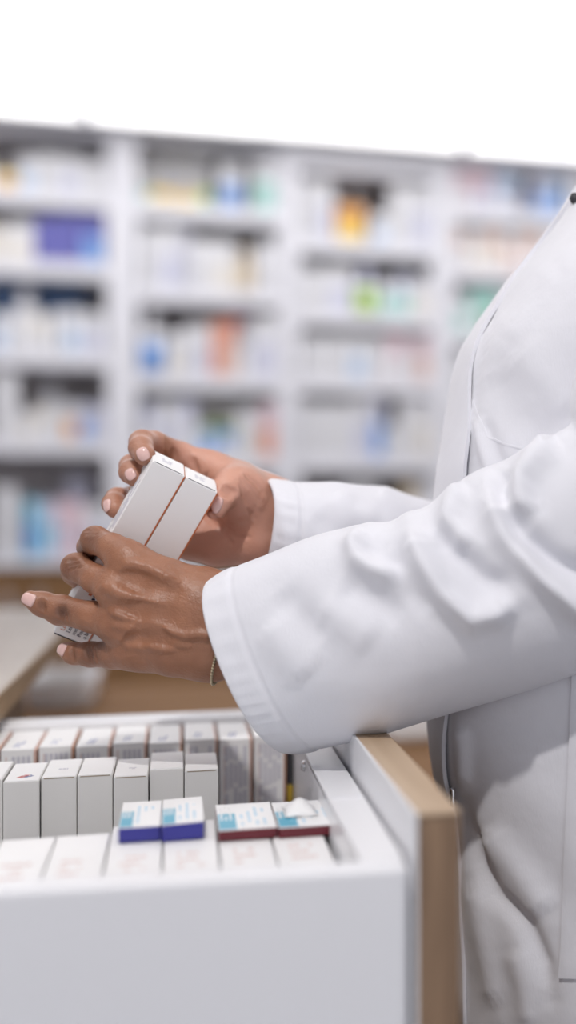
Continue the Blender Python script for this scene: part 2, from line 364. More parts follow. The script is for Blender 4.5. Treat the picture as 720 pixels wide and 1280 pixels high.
row(2, 4, [('b', 377, 409, 504, CW), ('b', 410, 440, 504, CW), ('b', 441, 463, 495, CW, LV), ('b', 464, 481, 498, LV, BL), ('b', 482, 496, 535, CW), ('t', 482, 496, 500, DK, DK, .14), ('b', 497, 519, 494, CW), ('b', 520, 542, 496, CW, CR)])
row(2, 5, [('b', 378, 408, 620, BR, CW), ('b', 428, 472, 606, CW), ('t', 476, 498, 600, DK, DK), ('b', 502, 518, 602, BG, YE), ('b', 519, 541, 606, CW)])
# bay 3
row(3, 0, [('b', 569, 595, 189, LI, CR), ('b', 596, 640, 190, LV, CW), ('b', 641, 680, 189, YE, CR), ('b', 681, 704, 187, RO, OR)])
row(3, 1, [('b', 568, 591, 213, PK, CW), ('b', 592, 615, 215, PK, LV), ('b', 616, 632, 218, PB, CW), ('b', 633, 649, 220, PB, LV), ('t', 651, 664, 238, BR, DK), ('b', 665, 685, 222, LV, BL), ('b', 686, 705, 224, PB, BL)])
row(3, 2, [('b', 568, 583, 288, SA, CW), ('b', 584, 604, 290, CW, CR), ('b', 605, 627, 288, SA, CR), ('b', 628, 648, 292, CW, SA), ('b', 649, 676, 291, SA, CW), ('b', 677, 705, 293, CW)])
row(3, 3, [('b', 568, 584, 370, CW, MI), ('b', 585, 602, 364, MI, CW), ('b', 603, 624, 362, MI, GN), ('b', 625, 650, 368, CW)])
row(3, 4, [('b', 568, 590, 448, CW), ('b', 591, 615, 446, CW, PK), ('b', 616, 640, 450, CW)])
row(3, 5, [('b', 568, 600, 540, CW), ('b', 601, 640, 542, CW, PB)])

SHN = ['top shelf', 'second shelf down', 'third shelf down', 'fourth shelf down', 'fifth shelf down', 'sixth shelf down', 'lowest shelf']
ORD = ['first', 'second', 'third', 'fourth', 'fifth', 'sixth', 'seventh', 'eighth', 'ninth', 'tenth']
BN = ['leftmost bay', 'second bay', 'third bay', 'rightmost bay']
cnt = {}
order = {}
for i, p in enumerate(PR): order.setdefault((p[0], p[1]), []).append((p[3], i))
for k in order: order[k] = [i for _, i in sorted(order[k])]
for i, (bay, sh, kind, pa, pb, pt, c1, c2, back) in enumerate(PR):
    xl, xr, tops = SHELF[bay]
    zb = tops[sh]; yf = YF + back
    xa = atY(pa, 640, yf).x + .002; xb = atY(pb, 640, yf).x - .002
    if bay > 0 or pa > 0: xa = max(xa, xl + .003)
    xb = min(xb, xr - .003)
    if bay == 0: xa = max(xa, xl + .003)
    if xb - xa < .02: continue
    zt = atY((pa + pb) / 2, pt, yf).z
    lim = (tops[sh - 1] - .039 if sh > 0 else 2.51)
    zt = max(min(zt, lim), zb + .03)
    pos = order[(bay, sh)].index(i)
    look = NAMES[c1] + (' and ' + NAMES[c2] if c2 and c2 != c1 else '')
    what = 'bottle' if kind == 't' else 'carton'
    lab = '%s %s, %s from left, %s, %s' % (look, what, ORD[pos], SHN[sh], BN[bay])
    xm = (xa + xb) / 2; wd = xb - xa; dp = min(.13, max(.05, wd * .9)); h = zt - zb
    if yf + dp > YB - .015: dp = YB - .015 - yf
    m1 = pm(c1); m2 = pm(c2) if c2 else pm(tuple(x * .9 for x in c1))
    if kind == 'b':
        t = empty('medicine_carton', (xm, yf + dp / 2, zb), lab, 'carton', 'medicine packs on the shelves')
        MB().box((xa, yf, zb), (xb, yf + dp, zt)).build('carton_body', m1, t, bevel=.0015)
        MB().box((xa + wd * .08, yf - .0012, zb + h * .10), (xb - wd * .08, yf, zb + h * .62)).build('front_label', m2, t)
        MB().box((xa + wd * .03, yf + .003, zt), (xb - wd * .03, yf + dp - .004, zt + .001)).build('top_flap', m1, t)
    else:
        t = empty('medicine_bottle', (xm, yf + wd / 2, zb), lab, 'bottle', 'medicine packs on the shelves')
        r = wd / 2
        MB().lathe([(.001, 0), (r * .95, 0), (r, .005), (r, h * .62), (r * .9, h * .70), (r * .5, h * .76), (r * .5, h * .8), (.001, h * .8)], (xm, yf + r, zb), 24).build('bottle_body', m1, t, smooth=True)
        MB().lathe([(r * .3, h * .8), (r * .56, h * .8), (r * .56, h * .98), (r * .5, h), (.001, h)], (xm, yf + r, zb), 24).build('cap', m1, t, smooth=True)
        MB().lathe([(r * .9, h * .08), (r * 1.012, h * .08), (r * 1.012, h * .52), (r * .9, h * .52)], (xm, yf + r, zb), 24).build('label', m2, t, smooth=True)
# ------------------------------------------------------------------ desk and worktop behind the drawer cabinet
t = empty('desk', (.65, 2.5, 0), 'low brown oak desk behind the drawer cabinet, white tray on it', 'desk')
MB().box((-.455, 1.80, .77), (1.75, 3.10, .80)).build('desk_top', M['desk'], t, bevel=.003)
for x in (-.43, .36, 1.71):
    MB().box((x, 1.86, 0), (x + .024, 3.04, .77)).build('side_panel', M['desk'], t)
MB().box((-.40, 3.0, .25), (1.71, 3.02, .77)).build('back_panel', M['desk'], t)

t = empty('worktop', (-.31, 2.2, 0), 'raised greyish oak worktop with a thick edge, left of the drawer cabinet', 'worktop')
MB().box((-.50, 1.30, .962), (-.157, 2.70, .985)).build('top_board', M['ctop'], t, bevel=.001)
MB().box((-.1575, 1.30, .9605), (-.1545, 2.70, .9845)).build('edge_band', M['cedge'], t)
for y in (1.545, 2.50):
    if y < 2: MB().box((-.19, y, 0), (-.165, y + .197, .962)).build('leg', M['darkwood'], t, bevel=.001)
    MB().box((-.49, y, 0), (-.465, y + .17, .962)).build('leg', M['darkwood'], t, bevel=.001)
MB().box((-.465, 1.73, .90), (-.19, 1.742, .962)).build('cross_rail', M['darkwood'], t)

# open white tray on the desk
def rrect(x0, x1, y0, y1, r, n=6):
    out = []
    for cx, cy, a0 in ((x1 - r, y1 - r, 0), (x0 + r, y1 - r, 90), (x0 + r, y0 + r, 180), (x1 - r, y0 + r, 270)):
        for k in range(n + 1):
            a = math.radians(a0 + 90 * k / n); out.append((cx + r * math.cos(a), cy + r * math.sin(a)))
    return out
def tray(x0, x1, y0, y1, z, h, label, name='tray', m=None):
    t = empty(name, ((x0 + x1) / 2, (y0 + y1) / 2, z), label, 'tray')
    rings = [rrect(x0 + .008, x1 - .008, y0 + .008, y1 - .008, .018), rrect(x0, x1, y0, y1, .02), rrect(x0, x1, y0, y1, .02),
             rrect(x0 + .012, x1 - .012, y0 + .012, y1 - .012, .014), rrect(x0 + .016, x1 - .016, y0 + .016, y1 - .016, .012)]
    zz = [0, .01, h, h, .006]
    v = []; f = []; n = len(rings[0])
    for r, q in zip(rings, zz): v += [(a, b, z + q) for a, b in r]
    for k in range(len(rings) - 1):
        for j in range(n): f.append((k * n + j, k * n + (j + 1) % n, (k + 1) * n + (j + 1) % n, (k + 1) * n + j))
    f.append(tuple(range(n))[::-1]); f.append(tuple(range(4 * n, 5 * n)))
    build('tray_body', v, f, m or M['plastic'], t)
    MB().prism(rrect(x0 + .018, x1 - .018, y0 + .018, y1 - .018, .01), z + .007, z + .02).build('lining', M['darkwood'], t)  # dark sheet added for the tray's dark inside
    rim = MB(); o = rrect(x0 - .004, x1 + .004, y0 - .004, y1 + .004, .022); i2 = rrect(x0 + .01, x1 - .01, y0 + .01, y1 - .01, .015)
    v = [(a, b, z + h + .0005) for a, b in o] + [(a, b, z + h + .0005) for a, b in i2] + [(a, b, z + h + .006) for a, b in o] + [(a, b, z + h + .006) for a, b in i2]
    f = []
    for j in range(n):
        k = (j + 1) % n
        f += [(j, k, 2 * n + k, 2 * n + j), (n + k, n + j, 3 * n + j, 3 * n + k), (2 * n + j, 2 * n + k, 3 * n + k, 3 * n + j), (k, j, n + j, n + k)]
    build('rim', v, f, M['metal'], t)
tray(-.262, -.150, 2.76, 3.06, .80, .040, 'small open white tray with rounded corners on the brown desk')
tray(.29, .45, 2.19, 2.42, .80, .05, 'white document tray on the desk behind the white coat', 'document_tray')

# ------------------------------------------------------------------ drawer cabinet
ZR = .954
cab = empty('drawer_cabinet', (-.18, 1.15, 0), 'white pharmacy drawer cabinet with an oak edged side panel and an open drawer of cartons', 'drawer cabinet')
sp = MB().box((.1255, .803, 0), (.1495, 1.52, .9805)).build('side_panel', M['oak'], cab, bevel=.0008)
MB().box((.1235, .802, 0), (.1255, 1.52, .982)).build('inner_lining', M['white'], sp)
MB().box((.1255, .802, .9805), (.1495, 1.52, .982)).build('top_edge_band', M['oaktop'], sp)
MB().box((-.66, .83, 0), (-.64, 1.52, .95)).build('side_panel', M['oak'], cab, bevel=.0008)
MB().box((-.64, 1.50, .05), (.1235, 1.52, .88)).build('back_panel', M['white'], cab)
MB().box((-.64, .84, .03), (.1235, 1.50, .05)).build('bottom_panel', M['white'], cab)
dr = MB().box((-.62, .83, .70), (.117, 1.484, .706)).build('drawer', M['metal'], cab)          # floor of the drawer
# front, gently tilted like the photographed front
fr = MB()
i = [(-.63, .862), (.1205, .800), (.1205, .822), (-.63, .884)]
fr.prism(i, .60, ZR); fr.build('drawer_front', M['white'], dr, bevel=.004, segs=3)
MB().prism([(-.63, .862), (.1205, .80), (.1205, .822), (-.63, .884)], .32, .594).build('drawer_front', M['metal'], cab, bevel=.004)
MB().prism([(-.63, .862), (.1205, .80), (.1205, .822), (-.63, .884)], .04, .314).build('drawer_front', M['metal'], cab, bevel=.004)
rw = MB()
rw.box((.0965, .823, .706), (.0985, 1.474, ZR - .002)).box((.0965, .823, ZR - .004), (.1205, 1.486, ZR)).box((.1185, .823, .72), (.1205, 1.486, ZR - .004))
rw.build('drawer_side', M['metal'], dr, bevel=.0006)
MB().box((-.62, .885, .706), (-.60, 1.474, ZR)).build('drawer_side', M['metal'], dr, bevel=.002)
MB().box((-.62, 1.434, .706), (.0965, 1.486, ZR)).build('drawer_back', M['metal'], dr, bevel=.002)
sc_ = MB().lathe([(.0005, -.003), (.004, -.003), (.0045, 0), (.003, .002), (.001, .0022)], (0, 0, 0), 20)
R = Matrix.Rotation(-math.pi / 2, 3, 'Y')
sc_.v = [tuple(R @ Vector(v) + Vector((.0958, 1.205, ZR - .011))) for v in sc_.v]
sc_.build('screw', M['chrome'], dr, smooth=True)
MB().box((.0985, 1.00, ZR - .0002), (.1185, 1.012, ZR + .0006)).build('rail_strip', M['white'], dr)  # thin raised strip across the rail, a slightly darker white
MB().box((-.60, 1.12, .706), (.0965, 1.123, .82)).build('divider', M['metal'], dr)
MB().box((-.60, 1.292, .706), (.0965, 1.295, .84)).build('divider', M['metal'], dr)

# ------------------------------------------------------------------ cartons in the drawer
def bars(mb, o, ex, ey, n, ez, th=.00025, fill=.5, rnd=None, skip=.15):
    """little printed lines: n rows over the rectangle o, ex (along the line), ey (across)"""
    o = Vector(o); ex = Vector(ex); ey = Vector(ey); ez = Vector(ez) * th
    for k in range(n):
        a = 0.0
        L = rnd.uniform(.7, 1) if rnd else 1
        while a < L:
            b = min(L, a + (rnd.uniform(.12, .3) if rnd else 1))
            if not rnd or rnd.random() > skip:
                mb.obox(o + ey * (k / n) + ex * a, ex * (b - a - .02), ey * (fill / n), ez)
            a = b + .02
    return mb
rnd = random.Random(3)
ORDW = ['first', 'second', 'third', 'fourth', 'fifth', 'sixth', 'seventh', 'eighth', 'ninth', 'tenth', 'eleventh', 'twelfth', 'thirteenth']
# middle row: plain grey-white cartons
xr = .0285; w2 = .0258
for k in range(10):
    xb = xr - k * w2; xa = xb - w2 + .0007
    yf = 1.172 + .0035 * math.sin(k * 2.1) + k * .0012; yb = yf + .082; zt = .9495 - .0008 * (k % 3); zb = .855
    zt += (.0025 if k == 1 else 0)
    lab = ('plain white carton at the right end of the middle row in the drawer' if k == 0 else
           '%s plain white carton from the right in the middle row of the drawer' % ORDW[k])
    t = empty('medicine_carton', ((xa + xb) / 2, (yf + yb) / 2, zb), lab, 'carton', 'plain cartons in the middle drawer row')
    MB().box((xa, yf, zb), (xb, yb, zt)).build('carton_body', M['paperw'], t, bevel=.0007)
    MB().box((xa + .0009, yf + .0004, zt - .0002), (xb - .0009, yb - .002, zt + .0005)).build('top_flap', M['paper'], t)
    if k % 2 == 0 or k == 3:
        MB().box((xa + .002, yf - .0001, zt - .0010), (xb - .002, yf + .0008, zt - .0002)).build('painted_flap_slit', pm((.30, .24, .17)), t)
    if k in (5, 6):
        m = MB(); bars(m, (xa + .008, yf + .014, zt + .0005), (.006, .014, 0), (.004, -.003, 0), 3, (0, 0, 1), rnd=rnd, fill=.35); m.build('red_print', M['inkred'], t)
        m = MB(); bars(m, (xa + .013, yf + .014, zt + .0005), (.005, .012, 0), (.004, -.003, 0), 3, (0, 0, 1), rnd=rnd, fill=.35); m.build('blue_print', M['inkblue'], t)
    elif k in (2, 4):
        m = MB(); bars(m, (xa + .010, yf + .030, zt + .0005), (.010, .001, 0), (0, .008, 0), 2, (0, 0, 1), rnd=rnd, fill=.4, skip=.4); m.build('print', M['inkgrey'], t)
# carton stack support under the middle row
# back row: cartons with a blue word on top and text down the front
w3 = .0293; xr = .0900
for k in range(10):
    xb = xr - k * w3; xa = xb - w3 + .0016
    yf = 1.322 - .002 * (k % 2); yb = 1.430; zt = .951 - .001 * (k % 2); zb = .84
    lab = ('carton with text down its front at the right end of the back drawer row' if k == 0 else
           '%s carton from the right in the back drawer row, blue word on top' % ORDW[k])
    t = empty('medicine_carton', ((xa + xb) / 2, (yf + yb) / 2, zb), lab, 'carton', 'printed cartons in the back drawer row')
    MB().box((xa, yf, zb), (xb - .0022, yb, zt)).build('carton_body', M['paper'], t, bevel=.0006)
    MB().box((xb - .0022, yf + .0002, zb), (xb - .0004, yb - .0004, zt - .0015)).build('side_stripe', M['stripe'] if k % 3 else M['stripe2'], t)
    m = MB()
    for c in range(5):
        x = xa + .0045 + c * .0039
        bars(m, (x, yf, zt - .006), (0, 0, -.085), (.0026, 0, 0), 1, (0, -1, 0), rnd=rnd, fill=1, skip=.12)
    m.build('front_text', M['inkgrey'], t)
    m = MB(); bars(m, (xa + .0035, yf, zt - .006), (0, 0, -.07), (.0012, 0, 0), 1, (0, -1, 0), rnd=rnd, fill=1); m.build('orange_text', M['lightprint'], t)
    m = MB(); bars(m, (xa + .0075, yf + .014, zt), (.0035, .032, 0), (.007, -.0005, 0), 2, (0, 0, 1), rnd=rnd, fill=.5, skip=.1); m.build('blue_word', pm((.30, .33, .52)) if k % 2 else pm((.40, .43, .60)), t)
t = empty('medicine_carton', (.0933, 1.37, .84), 'narrow black and gold carton between the back row and the drawer side', 'carton')
MB().box((.0912, 1.325, .906), (.0958, 1.42, .948)).build('carton_body', M['black'], t, bevel=.0005)
MB().box((.0912, 1.325, .84), (.0958, 1.42, .906)).build('gold_band', M['gold'], t, bevel=.0005)

# front row: low white cartons right behind the drawer front, a second file under the flat packs
w1 = .0345; ZT1 = .930
k = 0
for j in range(12):
    xb = .0925 - j * w1; xa = xb - w1 + .0012
    yf = .887 + max(0, (-.1 - xa)) * .08 + .002 * (j % 2); yb = 1.052 + .002 * (j % 3); zb = .82
    if j < 4: yb = 1.078
    zt = ZT1 - .0006 * (j % 2)
    lab = ('white carton at the right end of the front drawer row' if j == 0 else
           '%s white carton from the right in the front drawer row' % ORDW[j])
    t = empty('medicine_carton', ((xa + xb) / 2, (yf + yb) / 2, zb), lab, 'carton', 'white cartons in the front drawer row')
    MB().box((xa, yf, zb), (xb, yb, zt)).build('carton_body', M['paper'], t, bevel=.0008)
    MB().box((xa + .001, yf + .002, zt - .0001), (xb - .001, yb - .03, zt + .0005)).build('top_flap', M['paper'], t)
    m = MB(); bars(m, (xa + .008, yf + .05, zt + .0005), (.018, .0, 0), (0, .05, 0), 3, (0, 0, 1), rnd=rnd, fill=.4, skip=.3); m.build('faint_print', M['lightprint'], t)

# flat packs lying on the front row
def flat_pack(a, b, th, sidecol, sidename, label, rows, tilt=0, group='flat packs lying on the front row'):
    """a, b = front left / front right corner on the packs below, box reaches back"""
    a = Vector(a); b = Vector(b); b.y = a.y; ex = (b - a); wd = ex.length; exn = ex.normalized(); ey = Vector((0, 1, 0)); ez = Vector((0, 0, 1))
    ez = (ez + exn * tilt).normalized(); exn = (exn - ez * tilt).normalized(); ex = exn * wd
    D = .088
    t = empty('flat_medicine_pack', tuple(a + ex * .5 + ey * D / 2), label, 'medicine pack', group)
    MB().obox(a, ex, ey * D, ez * th).build('pack_body', sidecol, t, bevel=.0006)
    o = a + ez * th
    MB().obox(o + ex * .004, ex * .992, ey * (D - .0004), ez * .0005).build('top_face', M['paper'], t)
    MB().obox(o + ex * .02 + ez * .0005 + ey * .002, ex * .30, ey * .05, ez * .0003).build('teal_panel', M['teal'], t)
    m = MB(); bars(m, o + ex * .06 + ez * .0008 + ey * .03, ey * .050, ex * .24, 3, ez, rnd=rnd, fill=.45, skip=.05); m.build('pale_bars', M['paper'], t)
    m = MB(); bars(m, o + ex * .40 + ez * .0005 + ey * .012, ey * .065, ex * .52, rows, ez, rnd=rnd, fill=.4, skip=.35); m.build('pale_blue_print', M['paleblue'], t)
zp = ZT1 + .0008
def on_row(px, py, z): q = atZ(px, py, z); return (q.x, q.y, z)
flat_pack(on_row(148, 1054, zp), on_row(200.5, 1052.5, zp), .0095, M['navy'], 'blue', 'white and teal flat pack with blue side, left one of the blue pair', 3)
flat_pack(on_row(202, 1053, zp), on_row(255, 1050, zp + .001), .0110, M['navy'], 'blue', 'white and teal flat pack with blue side, right one of the blue pair', 3)
flat_pack(on_row(273, 1052, zp), on_row(347, 1048.5, zp), .0068, M['maroon'], 'maroon', 'white and teal flat pack with maroon side, left one of the maroon pair', 4)
flat_pack(on_row(348.5, 1048.5, zp), on_row(428, 1044, zp), .0068, M['maroon'], 'maroon', 'white and teal flat pack with maroon side, right one of the maroon pair', 4)
# small rounded white item on the right pack
rl = random.Random(5); v = []; f = []; n = 9
cx, cy = .0800, 1.038
for i in range(n):
    for j in range(n):
        u, q = i / (n - 1), j / (n - 1)
        v.append((cx - .011 + .022 * u, cy - .014 + .034 * q, zp + .0078 + .009 * math.sin(math.pi * u) * math.sin(math.pi * q) + rl.uniform(0, .0015)))
for i in range(n - 1):
    for j in range(n - 1): f.append((i * n + j, (i + 1) * n + j, (i + 1) * n + j + 1, i * n + j + 1))
lf = build('white_rounded_item', v, f, M['paper'], smooth=True)
md = lf.modifiers.new('t', 'SOLIDIFY'); md.thickness = .0006
tag(lf, 'small rounded white item on the right maroon flat pack', 'leaflet')

# ------------------------------------------------------------------ the two long cartons held in the hands
BO = np.array([-0.38956707, 1.115, ZC + 0.03934638])
def sw(a): return np.array([a[0], a[2], a[1]])           # fitted axes are (right, up, depth)
BW = sw([.78359275, -.42737542, .45092422]); BA = sw([-.53524934, -.83288719, .1407376]); BT = sw([-.31542121, .35163786, .88139678])
def w3v(a): return W(a[0], a[1], a[2])
def wdir(a): return w3v(a)
def held(o, wd, th, L, label, dark_bottom):
    O = w3v(o); ew, ea, et = wdir(BW), wdir(BA), wdir(BT)
    t = empty('medicine_carton', tuple(O + ew * wd / 2 + ea * L / 2 + et * th / 2), label, 'carton', 'long white cartons held in the hands')
    MB().obox(O, ew * wd, ea * L, et * th).build('carton_body', M['paper'], t, bevel=.0007, segs=3)
    MB().obox(O + ew * (wd - .0003) + ea * .0008 + et * .0001, ew * .0011, ea * (L - .0016), et * (th - .001)).build('orange_side', M['orange'], t)
    # tuck flap at the top; shade in the end gaps painted as dark strips
    MB().obox(O + ew * .0012 - ea * .0004 + et * .0012, ew * (wd - .0024), ea * .0005, et * (th - .003)).build('top_flap', M['paper'], t)
    MB().obox(O + ew * .0018 - ea * .0003 + et * .0005, ew * (wd - .004), ea * .0006, et * .0006).build('painted_flap_slit', M['slit'], t)
    MB().obox(O + ew * .001 + ea * (L - .0003) + et * .0003, ew * (wd - .002), ea * .0012, et * .0012).build('painted_bottom_slit', M['slit'], t)
    m = MB(); bars(m, O + ew * (wd * .30) - ea * .0004 + et * (th * .35), ew * .009, et * .009, 3, -ea, th=.0002, rnd=rnd, fill=.45); m.build('end_print', M['inkgrey'], t)
    m = MB(); bars(m, O + ew * .0 + ea * .02 + et * (th * .2), ea * .10, et * .016, 4, -ew, th=.00025, rnd=rnd, fill=.35); m.build('side_print', M['inkgrey'], t)
    return t, O, ew, ea, et
h1, O, ew, ea, et = held(BO, .0266, .0282, .1615, 'left one of the two long white cartons held in the hands, printed lower end', True)
def printed(text, size, start_w, start_a, m, name, parent):
    cu = bpy.data.curves.new(name, 'FONT'); cu.body = text; cu.size = size; cu.extrude = .00012
    o = bpy.data.objects.new(name, cu); COL.objects.link(o); cu.materials.append(m)
    ux = -ea; uz = -et; uy = uz.cross(ux)
    mt = Matrix((ux, uy, uz)).transposed().to_4x4()
    mt.translation = O + ew * start_w + ea * start_a - et * .00015 - wloc(parent)
    me = bpy.data.meshes.new_from_object(o); bpy.data.objects.remove(o)
    me.transform(mt); o = bpy.data.objects.new(name, me); COL.objects.link(o); o.parent = parent
    return o
Lc = .1615
printed('Lek', .0046, .0062, Lc - .0045, M['inkorange'], 'orange_text', h1)
printed('Lek', .0046, .0108, Lc - .0045, M['ink'], 'dark_text', h1)
printed('mom', .0046, .0152, Lc - .0045, M['ink'], 'dark_text', h1)
printed('Poziv', .0046, .0196, Lc - .0045, M['ink'], 'dark_text', h1)
printed('a bonus', .0046, .0240, Lc - .0045, M['ink'], 'dark_text', h1)
m = MB(); bars(m, O + ew * .0085 + ea * (Lc - .040) , -ea * .017, ew * .0042, 1, -et, th=.0002, rnd=rnd, fill=.6); m.build('orange_lines', M['inkorange'], h1)
m = MB(); bars(m, O + ew * .0125 + ea * (Lc - .037) , -ea * .020, ew * .012, 3, -et, th=.0002, rnd=rnd, fill=.6); m.build('dark_lines', M['ink'], h1)
held(BO + BW * .0278 + BA * .0007, .0270, .0278, .1600, 'right one of the two long white cartons held in the hands', False)
# ------------------------------------------------------------------ the person: implicit body surface
class Field:
    """smooth union of tapered capsules, evaluated on points or on grid blocks"""
    def __init__(s): s.ops = []
    def chain(s, pts, k=.006, flat=None):      # pts: list of (r, d, z, radius)
        s.ops.append(('u', [np.array(p, float) for p in pts], k))
    def finger(s, pts, k=.008): s.ops.append(('f', [np.array(p, float) for p in pts], k))
    def mark(s): s.ops.append(('mark',))
    def carve(s, pts, k): s.ops.append(('c', [np.array(p, float) for p in pts], k))
    def ridge(s, pts, k): s.ops.append(('u', [np.array(p, float) for p in pts], k))

def cap(X, Y, Z, pts):
    D = None
    for a, b in zip(pts[:-1], pts[1:]):
        ab = b[:3] - a[:3]; L2 = max(float(ab @ ab), 1e-12)
        t = np.clip(((X - a[0]) * ab[0] + (Y - a[1]) * ab[1] + (Z - a[2]) * ab[2]) / L2, 0, 1)
        d = np.sqrt((X - a[0] - t * ab[0]) ** 2 + (Y - a[1] - t * ab[1]) ** 2 + (Z - a[2] - t * ab[2]) ** 2) - (a[3] + t * (b[3] - a[3]))
        if D is None: D = d
        else:
            k = .004; h = np.maximum(k - np.abs(D - d), 0) / k; D = np.minimum(D, d) - h * h * k * .25
    return D
def smin(a, b, k):
    h = np.maximum(k - np.abs(a - b), 0) / k
    return np.minimum(a, b) - h * h * k * .25
def smax(a, b, k): return -smin(-a, -b, k)

def run_points(fl, q):
    q = np.asarray(q, float); X, Y, Z = q[:, 0], q[:, 1], q[:, 2]
    D = np.full(len(q), .08); Pm = D
    for op in fl.ops:
        if op[0] == 'mark': Pm = D.copy(); continue
        c = cap(X, Y, Z, op[1])
        if op[0] == 'u': D = smin(D, c, op[2])
        elif op[0] == 'f': D = np.minimum(D, smin(Pm, c, op[2]))
        else: D = smax(D, -c, op[2])
    return D
def run_grid(fl, xs, ys, zs):
    D = np.full((len(xs), len(ys), len(zs)), .08, np.float32); Pm = D
    for op in fl.ops:
        if op[0] == 'mark': Pm = D.copy(); continue
        pts = np.array(op[1]); mg = pts[:, 3].max() + .03
        lo = pts[:, :3].min(0) - mg; hi = pts[:, :3].max(0) + mg
        sl = []
        for ax, a, b in ((xs, lo[0], hi[0]), (ys, lo[1], hi[1]), (zs, lo[2], hi[2])):
            i = max(0, np.searchsorted(ax, a) - 1); j = min(len(ax), np.searchsorted(ax, b) + 1); sl.append(slice(i, j))
        sl = tuple(sl)
        X, Y, Z = (xs[sl[0]].astype(np.float32)[:, None, None], ys[sl[1]].astype(np.float32)[None, :, None], zs[sl[2]].astype(np.float32)[None, None, :])
        if 0 in D[sl].shape: continue
        c = cap(X, Y, Z, op[1])
        if op[0] == 'u': D[sl] = smin(D[sl], c, op[2])
        elif op[0] == 'f': D[sl] = np.minimum(D[sl], smin(Pm[sl], c, op[2]))
        else: D[sl] = smax(D[sl], -c, op[2])
    return D
def surface_nets(V, xs, ys, zs):
    ins = V < 0
    nx, ny, nz = V.shape
    s = np.zeros((nx - 1, ny - 1, nz - 1), np.uint8)
    for i in (0, 1):
        for j in (0, 1):
            for k in (0, 1): s += ins[i:nx - 1 + i, j:ny - 1 + j, k:nz - 1 + k]
    act = np.argwhere((s > 0) & (s < 8)); n = len(act)
    idx = np.full(s.shape, -1, np.int32); idx[act[:, 0], act[:, 1], act[:, 2]] = np.arange(n)
    acc = np.zeros((n, 3)); cnt_ = np.zeros(n)
    ax = (xs, ys, zs)
    for d in range(3):
        o1, o2 = [q for q in range(3) if q != d]
        for a in (0, 1):
            for b in (0, 1):
                i0 = act.copy(); i0[:, o1] += a; i0[:, o2] += b
                i1 = i0.copy(); i1[:, d] += 1
                v0 = V[i0[:, 0], i0[:, 1], i0[:, 2]]; v1 = V[i1[:, 0], i1[:, 1], i1[:, 2]]
                m = (v0 < 0) != (v1 < 0)
                t = np.where(m, v0 / np.where(m, v0 - v1, 1), 0)
                p = np.stack([ax[q][i0[:, q]] for q in range(3)], 1).astype(float)
                p[:, d] += t * (ax[d][i1[:, d]] - ax[d][i0[:, d]])
                acc += p * m[:, None]; cnt_ += m
    verts = acc / cnt_[:, None]
    faces = []
    for d in range(3):
        o1, o2 = [(1, 2), (2, 0), (0, 1)][d]
        a0 = [slice(None)] * 3; a1 = [slice(None)] * 3; a0[d] = slice(0, -1); a1[d] = slice(1, None)
        ch = ins[tuple(a0)] != ins[tuple(a1)]
        e = np.argwhere(ch)
        ok = (e[:, o1] > 0) & (e[:, o2] > 0) & (e[:, o1] < V.shape[o1] - 1) & (e[:, o2] < V.shape[o2] - 1)
        e = e[ok]
        def at(da, db):
            q = e.copy(); q[:, o1] += da; q[:, o2] += db
            return idx[q[:, 0], q[:, 1], q[:, 2]]
        f = np.stack([at(-1, -1), at(0, -1), at(0, 0), at(-1, 0)], 1)
        fl = ~ins[e[:, 0], e[:, 1], e[:, 2]]
        f[fl] = f[fl][:, ::-1]
        faces.append(f)
    return verts, np.concatenate(faces)
def axis(*segs):
    out = [segs[0][0]]
    for a, b, h in segs:
        n = max(1, int(round((b - a) / h)))
        out += list(a + (b - a) * (np.arange(n) + 1) / n)
    return np.array(out)

B = Field()
def q4(px, py, d, r): return Q(px, py, d) + (r,)

# trunk, neck, head, arms, legs
B.chain([(.03, 1.23, .92, .085), (.035, 1.23, 1.10, .085), (.03, 1.23, 1.28, .10)], .03)
B.chain([(.03, 1.11, 1.325, .040), (.03, 1.35, 1.325, .040)], .05)
B.chain([(.035, 1.23, 1.34, .060), (.045, 1.23, 1.47, .050)], .03)
HX = .025
B.chain([(HX + .055, 1.23, 1.615, .083), (HX + .040, 1.23, 1.60, .080)], .03)                    # skull
B.chain([(HX + .000, 1.23, 1.575, .060), (HX + -.018, 1.23, 1.527, .038)], .03)                  # face and jaw
B.chain([(HX + .02, 1.195, 1.535, .028), (HX + -.02, 1.222, 1.512, .024), (HX + -.02, 1.238, 1.512, .024), (HX + .02, 1.265, 1.535, .028)], .02)
B.chain([(HX + -.050, 1.23, 1.600, .009), (HX + -.068, 1.23, 1.566, .0105)], .012)               # nose
B.chain([(HX + -.060, 1.219, 1.561, .007), (HX + -.060, 1.241, 1.561, .007)], .008)
for s_ in (-1, 1):
    B.chain([(HX + -.045, 1.23 + s_ * .012, 1.612, .010), (HX + -.030, 1.23 + s_ * .045, 1.612, .010)], .012)   # brow
    B.carve([(HX + -.066, 1.23 + s_ * .030, 1.592, .012), (HX + -.064, 1.23 + s_ * .034, 1.592, .012)], .012)    # eye socket
    B.chain([(HX + -.040, 1.23 + s_ * .030, 1.590, .0125), (HX + -.040, 1.23 + s_ * .031, 1.590, .0125)], .004)   # eyelids
    B.chain([(HX + -.022, 1.23 + s_ * .045, 1.562, .018), (HX + -.015, 1.23 + s_ * .048, 1.555, .018)], .02)      # cheek
    B.chain([(HX + .045, 1.23 + s_ * .084, 1.612, .012), (HX + .055, 1.23 + s_ * .090, 1.598, .012), (HX + .043, 1.23 + s_ * .083, 1.568, .008)], .006)  # ear
    B.carve([(HX + .044, 1.23 + s_ * .102, 1.600, .007), (HX + .046, 1.23 + s_ * .100, 1.585, .006)], .004)
